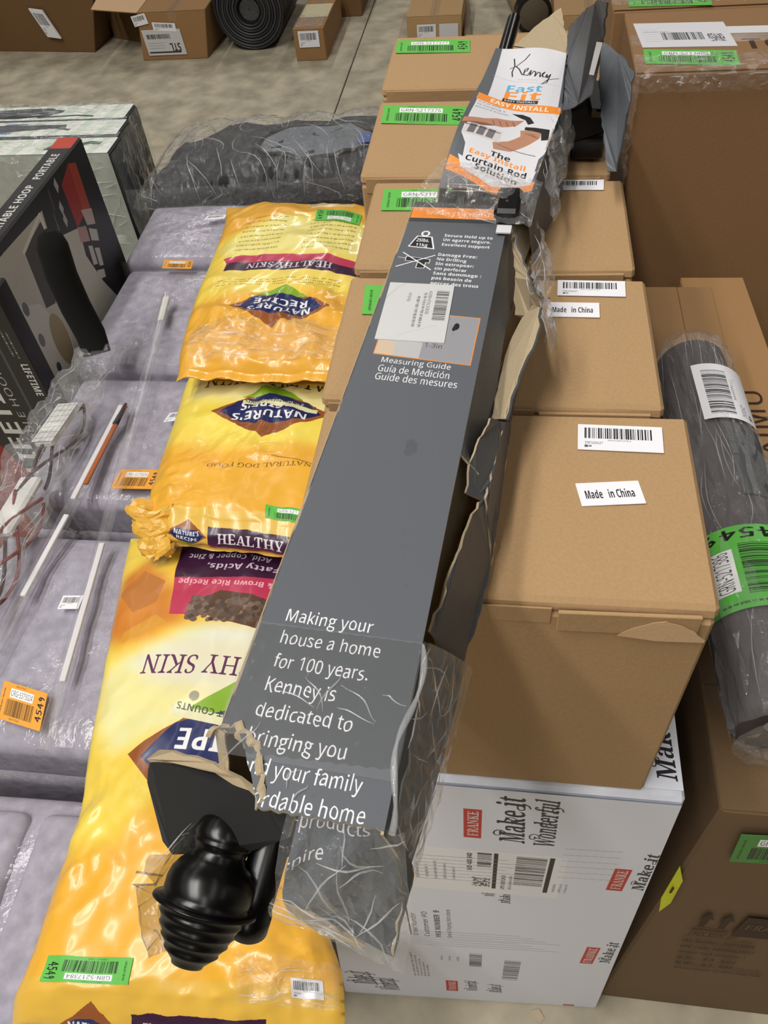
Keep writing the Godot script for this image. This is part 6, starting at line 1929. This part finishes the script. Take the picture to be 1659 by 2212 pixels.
# ---------------------------------------------------------------- cartons and the wrapped roll on the other side
func right_side() -> void:
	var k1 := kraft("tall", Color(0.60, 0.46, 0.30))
	var k2 := kraft("warm", Color(0.70, 0.54, 0.36))
	var brown := paint("brown_print", Color(0.24, 0.15, 0.08), 0.8)
	# carton marked with arrows
	var lo := V(0.235, 0, -0.60)
	var hi := V(0.78, 0.978, -0.320)
	var a := carton("arrow_carton", "kraft carton printed with up arrows, standing tight against the white carton", corners(lo, hi), kraft("dull", Color(0.46, 0.36, 0.245)), "", "x", true, 21)  # kraft darkened to stand for shade from the tall stack
	var o := a.position
	var zf := hi.z + 0.0062
	for i in 2:
		var x := 0.300 + 0.026 * i
		var arrow := [V(x - 0.004, 0.575, zf), V(x + 0.004, 0.575, zf), V(x + 0.004, 0.615, zf), V(x + 0.010, 0.612, zf), V(x, 0.640, zf), V(x - 0.010, 0.612, zf), V(x - 0.004, 0.615, zf)]
		part("arrow_mark", scrap(sub(arrow, o), 0.0003, brown, brown, Vector3.BACK), null, a)
	part("mark_line", hexa(corners(V(0.292, 0.560, zf - 0.0004) - o, V(0.338, 0.564, zf) - o), 0.0001), brown, a)
	lettering("THIS SIDE UP", "bold", V(0.290, 0.528, zf) - o, V(0.066, 0, 0), V(0.003, 0.022, 0), brown, a)
	part("mark_block", hexa(corners(V(0.346, 0.545, zf - 0.0004) - o, V(0.440, 0.640, zf - 0.0001) - o), 0.0001), brown, a)
	lettering("FRAGILE", "bold", V(0.354, 0.585, zf + 0.0004) - o, V(0.075, 0, 0), V(0, 0.026, 0), paint("kraft_text", Color(0.40, 0.31, 0.21), 0.8), a)
	var rows := ["Sku Number: 21PP13BRN", "UPC Code: 820884830817", "Master Pack Quantity: 1", "G.W.:   8.5   KGS", "N.W.:   6.7   KGS", "Measurement: 57.5X41.5X44.5CM"]
	for i in rows.size():
		lettering(rows[i], "bold", V(0.292 + 0.004 * i, 0.490 - 0.034 * i, zf) - o, V([0.098, 0.102, 0.094, 0.085, 0.085, 0.130][i], 0, 0), V(0.0, 0.017, 0), brown, a)
	sticker("lot_sticker", V(0.272, 0.850, zf) - o, V(0.10, 0.012, 0), V(-0.008, 0.085, 0), lot_sticker("GRN-5217405", GREEN.darkened(0.25), "low"), a)  # sticker green darkened too, the shade put into its colour
	# yellow tag wedged between the two
	var tag_t := thing("yellow_tag", "bright yellow paper tag wedged between white carton and arrow carton", "tag", V(0.222, 0.66, -0.31))
	part("paper", scrap(sub([V(0.228, 0.810, -0.316), V(0.2385, 0.770, -0.312), V(0.2390, 0.690, -0.308), V(0.2310, 0.655, -0.306), V(0.2260, 0.700, -0.310)], tag_t.position), 0.0012, paint("tag_yellow", Color(0.80, 0.82, 0.10), 0.6), paint("tag_yellow", Color(0.80, 0.82, 0.10), 0.6), Vector3.BACK), null, tag_t)
	part("symbol", scrap(sub([V(0.2300, 0.752, -0.3095), V(0.2325, 0.748, -0.3090), V(0.2325, 0.730, -0.3085), V(0.2300, 0.728, -0.3090)], tag_t.position), 0.0004, brown, brown, Vector3.BACK), null, tag_t)
	# narrow carton that carries the roll's other end
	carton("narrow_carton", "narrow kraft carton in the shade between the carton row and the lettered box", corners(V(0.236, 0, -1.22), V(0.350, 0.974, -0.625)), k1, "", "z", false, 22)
	# roll in clear wrap
	var r0 := V(0.292, 1.038, -0.385)
	var r1 := V(0.268, 1.034, -0.960)
	var t := thing("wrapped_roll", "dark roll in shiny clear wrap with a green sticker, beside the carton row", "roll", r0)
	var d := (r1 - r0)
	var n := d.length()
	d = d / n
	var dark := grained("roll_dark", Color(0.33, 0.30, 0.31), 0.6, grain_texture("cloth_grain", 0.02, 0.80, 1.0, FastNoiseLite.TYPE_SIMPLEX_SMOOTH, 5), 3.0)
	part("core", lathe(Vector3.ZERO, d, [V2(0.004, 0.0), V2(0.004, 0.020), V2(0.0, 0.022), V2(0.0, 0.050), V2(0.004, 0.0535), V2(n * 0.5, 0.0525), V2(n - 0.02, 0.046), V2(n, 0.030), V2(n, 0.0)], 40), dark, t)
	part("core_hole", lathe(Vector3.ZERO, d, [V2(0.0038, 0.0), V2(0.0030, 0.020), V2(0.0030, 0.0205)], 32), paint("core_pale", Color(0.62, 0.58, 0.62), 0.5), t, "pale core end")
	var x := d.cross(Vector3.UP).normalized()
	var y := x.cross(d)
	var skin := func(u: float, v: float) -> Vector3:
		var ang := TAU * u
		var s := lerpf(-0.012, n + 0.03, v)
		var rr := lerpf(0.0545, 0.049, v)
		if v > 0.93: rr *= 1.0 - (v - 0.93) / 0.07 * 0.55
		return d * s + (x * cos(ang) + y * sin(ang)) * rr
	creased(part("clear_wrap", film_over(skin, 60, 26, 0.004, 26.0, 121, 0.8), clear_film("roll_wrap", 0.07, 0.08, 0.8, 9.0), t), skin, 110, 0.22, 0.0006, 0.002, 12, 1.57, 0.35)
	var end := func(u: float, v: float) -> Vector3:
		var ang := TAU * u
		return d * (-0.008 - 0.006 * v) + (x * cos(ang) + y * sin(ang)) * 0.055 * v
	part("clear_wrap", film_over(end, 24, 6, 0.004, 30.0, 122, 0.6), clear_film("roll_wrap", 0.07, 0.08, 0.8, 9.0), t)
	var around := func(a0: float, a1: float, s0: float, s1: float, lift: float) -> Callable:
		return func(u: float, v: float) -> Vector3:
			var ang := lerpf(a0, a1, u)
			return d * lerpf(s0, s1, v) + (x * -cos(ang) + y * sin(ang)) * (0.0545 + lift)
	var turn_uv := func(u: float, v: float, _p: Vector3) -> Vector2: return Vector2(v, 1.0 - u)
	part("lot_sticker", surface(around.call(PI * 0.74, PI * 0.09, 0.105, 0.212, 0.004), 24, 8, turn_uv), lot_sticker("GRN-5217386", GREEN, "roll"), t)
	part("barcode_label", surface(around.call(PI * 0.80, PI * 0.38, 0.385, 0.490, 0.003), 14, 8, turn_uv), plain_barcode("roll", 133, 0.10, 0.045), t)
	part("printed_insert", surface(around.call(PI * 0.9, PI * 0.50, 0.26, 0.38, 0.001), 14, 8), paint("insert_grey", Color(0.30, 0.30, 0.31), 0.6), t)
	# lettered tall carton
	var sz := carton("lettered_carton", "slim kraft carton lettered along its top, leaning on the big taped carton", [V(0.366, 0, -1.515), V(0.490, 0, -1.515), V(0.366, 0.80, -1.515), V(0.490, 0.80, -1.515), V(0.380, 0, -0.66), V(0.520, 0, -0.66), V(0.380, 0.80, -0.66), V(0.520, 0.80, -0.66)], k2, "", "x", false, 23)
	lettering("SZXIMU", "sans", V(0.464, 0.8036, -0.925) - sz.position, V(-0.001, 0, -0.230), V(-0.042, 0, 0.001), brown, sz)
	# small pale thing peeping in at the edge: another wrapped pack
	# big taped carton
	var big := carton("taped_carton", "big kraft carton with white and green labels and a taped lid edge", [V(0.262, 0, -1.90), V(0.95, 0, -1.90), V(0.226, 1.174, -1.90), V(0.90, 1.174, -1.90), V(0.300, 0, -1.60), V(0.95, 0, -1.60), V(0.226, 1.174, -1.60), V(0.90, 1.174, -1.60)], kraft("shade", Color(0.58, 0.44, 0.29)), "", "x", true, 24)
	var bo := big.position
	var lab := Canvas.new(self, 0, 0, 0.175, 0.125, 2600, Color(0.84, 0.84, 0.86))
	lab.barcode(V2(0.045, 0.035), V2(0.078, 0), V2(0, 0.038), 31, INK, 34)
	dots(lab, 0.130, 0.025, 0.030, 0.040, 16, 16, 6)
	blur_words(lab, V2(0.012, 0.075), V2(0.05, 0), V2(0, 0.005), 3, Color(0.5, 0.5, 0.5))
	for i in 6: lab.stroke([V2(0.01, 0.03 + 0.012 * i), V2(0.04, 0.028 + 0.012 * i)], 0.001, Color(0.66, 0.66, 0.66))
	sticker("shipping_label", V(0.246, 1.1775, -1.712) - bo, V(0.172, 0, 0.010), V(-0.008, 0, -0.124), printed("ship_label", lab, 0.5), big)
	sticker("lot_sticker", V(0.244, 1.1780, -1.634) - bo, V(0.165, 0, 0.022), V(0.002, 0, -0.068), lot_sticker("GRN-5217403", GREEN, "big"), big)
	lettering("TOP", "bold", V(0.430, 1.1775, -1.690) - bo, V(0.12, 0, 0.008), V(0, 0, -0.050), brown, big)
	sticker("paper_strip", V(0.412, 1.1778, -1.765) - bo, V(0.20, 0, 0.010), V(0.0, 0, -0.035), paint("paper_white", Color(0.85, 0.85, 0.86), 0.6), big)
	var edge := func(u: float, v: float) -> Vector3:
		return V(lerpf(0.222, 0.80, u), 1.182 - 0.035 * maxf(0.0, v - 0.5) * 2.0, -1.64 + 0.050 * minf(1.0, v * 2.0)) - bo
	creased(part("packing_tape", film_over(edge, 60, 8, 0.008, 24.0, 131, 0.8), clear_film("big_tape", 0.05, 0.08, 0.7, 12.0), big), edge, 40, 0.1, 0.0012, 0.004, 13)
	var corner_w := func(u: float, v: float) -> Vector3:
		return V(0.222 + 0.03 * (u - 0.5), lerpf(1.18, 0.95, v), -1.594 + 0.01 * sin(u * 6.0)) - bo
	part("packing_tape", film_over(corner_w, 5, 26, 0.007, 24.0, 132, 0.8), clear_film("big_tape", 0.05, 0.08, 0.7, 12.0), big)
	# carton behind it, with its own green sticker
	var back := carton("taped_carton", "kraft carton with a green sticker at its lid, behind the big labelled carton", corners(V(0.205, 0, -2.25), V(0.90, 1.176, -1.915)), k1, "", "x", true, 25)
	sticker("lot_sticker", V(0.236, 1.1800, -1.925) - back.position, V(0.165, 0, 0.012), V(0.004, 0, -0.080), lot_sticker("GRN-5217404", GREEN, "back"), back)
	part("packing_tape", film_over(func(u: float, v: float) -> Vector3: return V(lerpf(0.20, 0.85, u), 1.182, lerpf(-1.99, -1.91, v)) - back.position, 50, 10, 0.007, 24.0, 133), clear_film("big_tape", 0.05, 0.08, 0.7, 12.0), back)
	# carton past the far end of the row, paper labels on it
	var p := carton("large_carton", "kraft carton with paper labels past the far end of the carton row", corners(V(-0.10, 0, -1.86), V(0.17, 1.16, -1.42)), k2, "", "x", true, 26)
	sticker("barcode_label", V(-0.045, 1.1640, -1.50) - p.position, V(0.12, 0, 0.006), V(0, 0, -0.05), plain_barcode("far", 55, 0.10, 0.04), p)
	sticker("green_label", V(-0.040, 1.1640, -1.58) - p.position, V(0.06, 0, 0.0), V(0, 0, -0.07), paint("label_green", Color(0.62, 0.74, 0.38), 0.6), p)
	sticker("paper_strip", V(0.05, 1.1640, -1.60) - p.position, V(0.07, 0, 0.0), V(0, 0, -0.07), paint("paper_buff", Color(0.78, 0.74, 0.55), 0.6), p)

# ---------------------------------------------------------------- things standing on the open floor behind
func far_floor() -> void:
	var k := kraft("far", Color(0.62, 0.47, 0.30))
	var d := kraft("far_dark", Color(0.46, 0.34, 0.20))
	var white := paint("paper_white", Color(0.85, 0.85, 0.86), 0.6)
	# STL carton with an open flap
	var a := carton("floor_carton", "brown carton with shipping papers lettered STL, one flap hanging open", [V(-2.20, 0, -5.62), V(-1.80, 0, -5.62), V(-2.20, 0.27, -5.62), V(-1.78, 0.27, -5.62), V(-2.24, 0, -5.05), V(-1.83, 0, -5.05), V(-2.20, 0.26, -5.05), V(-1.78, 0.26, -5.05)], k, "", "z", true, 41)
	var o := a.position
	part("open_flap", scrap(sub([V(-2.20, 0.262, -5.05), V(-2.22, 0.262, -5.58), V(-2.50, 0.34, -5.50), V(-2.46, 0.30, -5.02)], o), 0.005, kraft("liner", Color(0.80, 0.65, 0.48)), k), null, a)
	var p := Canvas.new(self, 0, 0, 0.24, 0.14, 2000, Color(0.80, 0.80, 0.80))
	p.barcode(V2(0.02, 0.09), V2(0.15, 0), V2(0, 0.025), 3, INK, 30)
	p.words("STL", "bold", V2(0.215, 0.065), V2(-0.065, 0), V2(0, -0.045), INK)
	for i in 3: blur_words(p, V2(0.02, 0.065 - 0.014 * i), V2(0.10, 0), V2(0, 0.005), i, Color(0.5, 0.5, 0.5))
	p.rect(0.01, 0.012, 0.2, 0.008, INK)
	sticker("shipping_paper", V(-2.19, 0.03, -5.046) - o, V(0.24, 0.0, 0.0), V(-0.01, 0.14, 0), printed("stl_paper", p, 0.6), a, "", 0.003)
	sticker("shipping_paper", V(-2.12, 0.165, -5.044) - o, V(0.14, -0.01, 0), V(0.0, 0.045, 0), plain_barcode("stl", 4, 0.1, 0.04), a, "", 0.003)
	sticker("shipping_paper", V(-2.23, 0.19, -5.044) - o, V(0.09, 0.015, 0), V(-0.01, 0.055, 0), plain_barcode("stl", 4, 0.1, 0.04), a, "", 0.003)
	# left carton, bulging
	var b := carton("floor_carton", "crumpled brown carton with a slipping white label and green dot", [V(-3.45, 0, -5.90), V(-2.58, 0, -5.80), V(-3.45, 0.34, -5.90), V(-2.52, 0.36, -5.80), V(-3.40, 0, -5.32), V(-2.62, 0, -5.22), V(-3.42, 0.32, -5.28), V(-2.50, 0.34, -5.20)], d, "", "z", false, 42)
	sticker("shipping_paper", V(-2.90, 0.10, -5.235) - b.position, V(0.09, -0.01, 0.012), V(-0.06, 0.16, 0), plain_barcode("stl", 4, 0.1, 0.04), b, "", 0.012)
	var dot := Canvas.new(self, 0, 0, 0.1, 0.1, 1000, Color(0.46, 0.34, 0.20))
	dot.disc(V2(0.05, 0.05), V2(0.045, 0.045), Color(0.05, 0.32, 0.12))
	sticker("green_dot", V(-3.36, 0.16, -5.262) - b.position, V(0.12, 0, 0.012), V(0, 0.12, 0), printed("green_dot", dot, 0.6), b, "", 0.012)
	carton("floor_carton", "flat brown carton wedged behind the crumpled carton", [V(-2.62, 0, -5.95), V(-2.30, 0, -5.85), V(-2.62, 0.20, -5.95), V(-2.30, 0.22, -5.85), V(-2.57, 0, -5.45), V(-2.34, 0, -5.35), V(-2.57, 0.18, -5.45), V(-2.34, 0.20, -5.35)], d, "", "z", false, 43)
	# big roll of mesh seen end on
	var r := thing("mesh_roll", "big charcoal roll of mesh lying end on, on the open floor", "roll", V(-1.55, 0, -5.15))
	var dark := paint("mesh_dark", Color(0.15, 0.15, 0.16), 0.55)
	part("outer_layer", lathe(V(0, 0.215, -0.8), Vector3.BACK, [V2(0, 0.0), V2(0, 0.205), V2(0.78, 0.215), V2(0.80, 0.20)], 48), dark, r)
	for i in 9:
		var rr := 0.205 - 0.0155 * i
		var pts := []
		for s in 41:
			var ang := TAU * s / 40
			pts.append(V(cos(ang) * rr * (1.0 + 0.015 * sin(ang * 3.0 + i)), 0.215 + sin(ang) * rr, 0.001 + 0.003 * (i % 2)))
		part("wound_edge", tube(pts, [0.0072], 6, false), paint("mesh_edge_%d" % (i % 2), Color(0.24, 0.24, 0.25) if i % 2 else Color(0.16, 0.16, 0.17), 0.45), r)
	part("end_face", lathe(V(0, 0.215, -0.004), Vector3.BACK, [V2(0, 0.205), V2(0.0, 0.07)], 48), dark, r)
	part("core_hole", lathe(V(0, 0.215, -0.05), Vector3.BACK, [V2(0, 0.0), V2(0, 0.066), V2(0.05, 0.070)], 32), paint("core_black", Color(0.02, 0.02, 0.02), 0.8), r)
	part("core_stuffing", film_over(func(u: float, v: float) -> Vector3: return V(cos(TAU * u) * 0.06 * v, 0.215 + sin(TAU * u) * 0.06 * v, -0.03), 24, 8, 0.02, 20.0, 9), clear_film("stack_wrap", 0.05, 0.08, 0.7, 7.0), r)
	# slim carton with taped white top
	var c := carton("slim_carton", "slim upright brown carton with a white taped top beside the mesh roll", corners(V(-1.255, 0, -5.55), V(-1.075, 0.165, -4.95)), k, "", "z", true, 44)
	sticker("paper_cover", V(-1.245, 0.1695, -5.13) - c.position, V(0.165, 0, 0), V(0, 0, -0.22), paint("paper_cream", Color(0.78, 0.74, 0.60), 0.5), c)
	sticker("shipping_paper", V(-1.225, 0.075, -4.946) - c.position, V(0.12, 0, 0), V(0, 0.085, 0), plain_barcode("stl", 4, 0.1, 0.04), c, "", 0.003)
	part("packing_tape", film_over(func(u: float, v: float) -> Vector3: return V(lerpf(-1.25, -1.08, u), 0.172, lerpf(-5.14, -4.95, v)) - c.position, 16, 16, 0.01, 20.0, 12), clear_film("stack_wrap", 0.05, 0.08, 0.7, 7.0), c)
	# further ones along the back
	carton("floor_carton", "low brown carton standing behind the slim taped carton", corners(V(-1.16, 0, -6.2), V(-0.96, 0.19, -5.64)), d, "", "z", false, 45)
	var e := carton("floor_carton", "tan taped carton standing apart on pale floor behind the row", corners(V(-0.62, 0, -5.7), V(-0.30, 0.14, -5.15)), kraft("pale", Color(0.74, 0.60, 0.42)), "", "z", true, 46)
	sticker("shipping_paper", V(-0.56, 0.03, -5.146) - e.position, V(0.11, 0, 0), V(0, 0.07, 0), plain_barcode("stl", 4, 0.1, 0.04), e, "", 0.003)
	sticker("shipping_paper", V(-0.43, 0.03, -5.146) - e.position, V(0.11, 0, 0), V(0, 0.07, 0), white, e, "", 0.003)
	var w := thing("wrapped_pole", "thin foil-wrapped pole lying on the floor beyond the carton row", "pole", V(-0.36, 0.03, -6.2))
	part("pole", tube([V(0, 0, 0), V(0.10, 0, 1.10)], [0.022], 14), paint("foil", Color(0.62, 0.56, 0.48), 0.25, 0.3), w)
	part("tip", tube([V(0.10, 0, 1.10), V(0.107, 0, 1.18)], [0.02, 0.012], 12), paint("black_plastic", Color(0.035, 0.035, 0.04), 0.32), w)
	var w2 := thing("carpet_tube", "tan cardboard tube with a black cap lying behind the row", "tube", V(0.02, 0.10, -6.4))
	part("tube_wall", tube([V(-0.10, 0, 0), V(0.08, 0, 1.10)], [0.10], 32), kraft("tube", Color(0.62, 0.53, 0.40)), w2)
	part("cap", tube([V(0.08, 0, 1.10), V(0.092, 0, 1.18)], [0.108, 0.104], 32), paint("black_plastic", Color(0.035, 0.035, 0.04), 0.32), w2)
	part("end_disc", lathe(V(0.092, 0, 1.181), V(0.15, 0, 1), [V2(0, 0.0), V2(0.004, 0.08), V2(0.0, 0.084)], 28), paint("end_grey", Color(0.36, 0.32, 0.26), 0.8), w2)
	carton("floor_carton", "long tan carton behind the cardboard tube", corners(V(0.22, 0, -6.5), V(0.60, 0.16, -5.0)), kraft("pale", Color(0.74, 0.60, 0.42)), "", "z", true, 47)
	carton("floor_carton", "dark brown carton beyond the tall taped cartons", corners(V(0.50, 0, -6.4), V(1.0, 0.34, -5.6)), d, "", "z", false, 48)

func small_things() -> void:
	var p := thing("paper_scrap", "small torn tan paper scrap on the floor below the white carton", "scrap", V(0.118, 0.001, -0.272))
	part("paper", scrap([V(-0.012, 0.001, -0.008), V(0.004, 0.003, -0.012), V(0.014, 0.001, 0.002), V(0.006, 0.0015, 0.010), V(-0.008, 0.001, 0.004)], 0.0008, paint("paper_tan", Color(0.72, 0.66, 0.56), 0.8), paint("paper_tan", Color(0.72, 0.66, 0.56), 0.8)), null, p)
	var n := 0
	for q in [V(-3.2, 0, -4.6), V(-2.95, 0, -4.75), V(-1.05, 0, -4.55), V(-1.5, 0, -4.25), V(-1.3, 0, -3.9), V(-0.75, 0, -4.9)]:
		var s := thing("floor_speck", "tiny pale paper speck on the open concrete floor", "scrap", q, n * 1.1, "paper specks on the open floor")
		part("paper", scrap([V(-0.010, 0.001, -0.006), V(0.008, 0.0025, -0.008), V(0.010, 0.001, 0.006), V(-0.006, 0.001, 0.008)], 0.0008, paint("speck", Color(0.72, 0.70, 0.64), 0.8), paint("speck", Color(0.72, 0.70, 0.64), 0.8)), null, s)
		n += 1
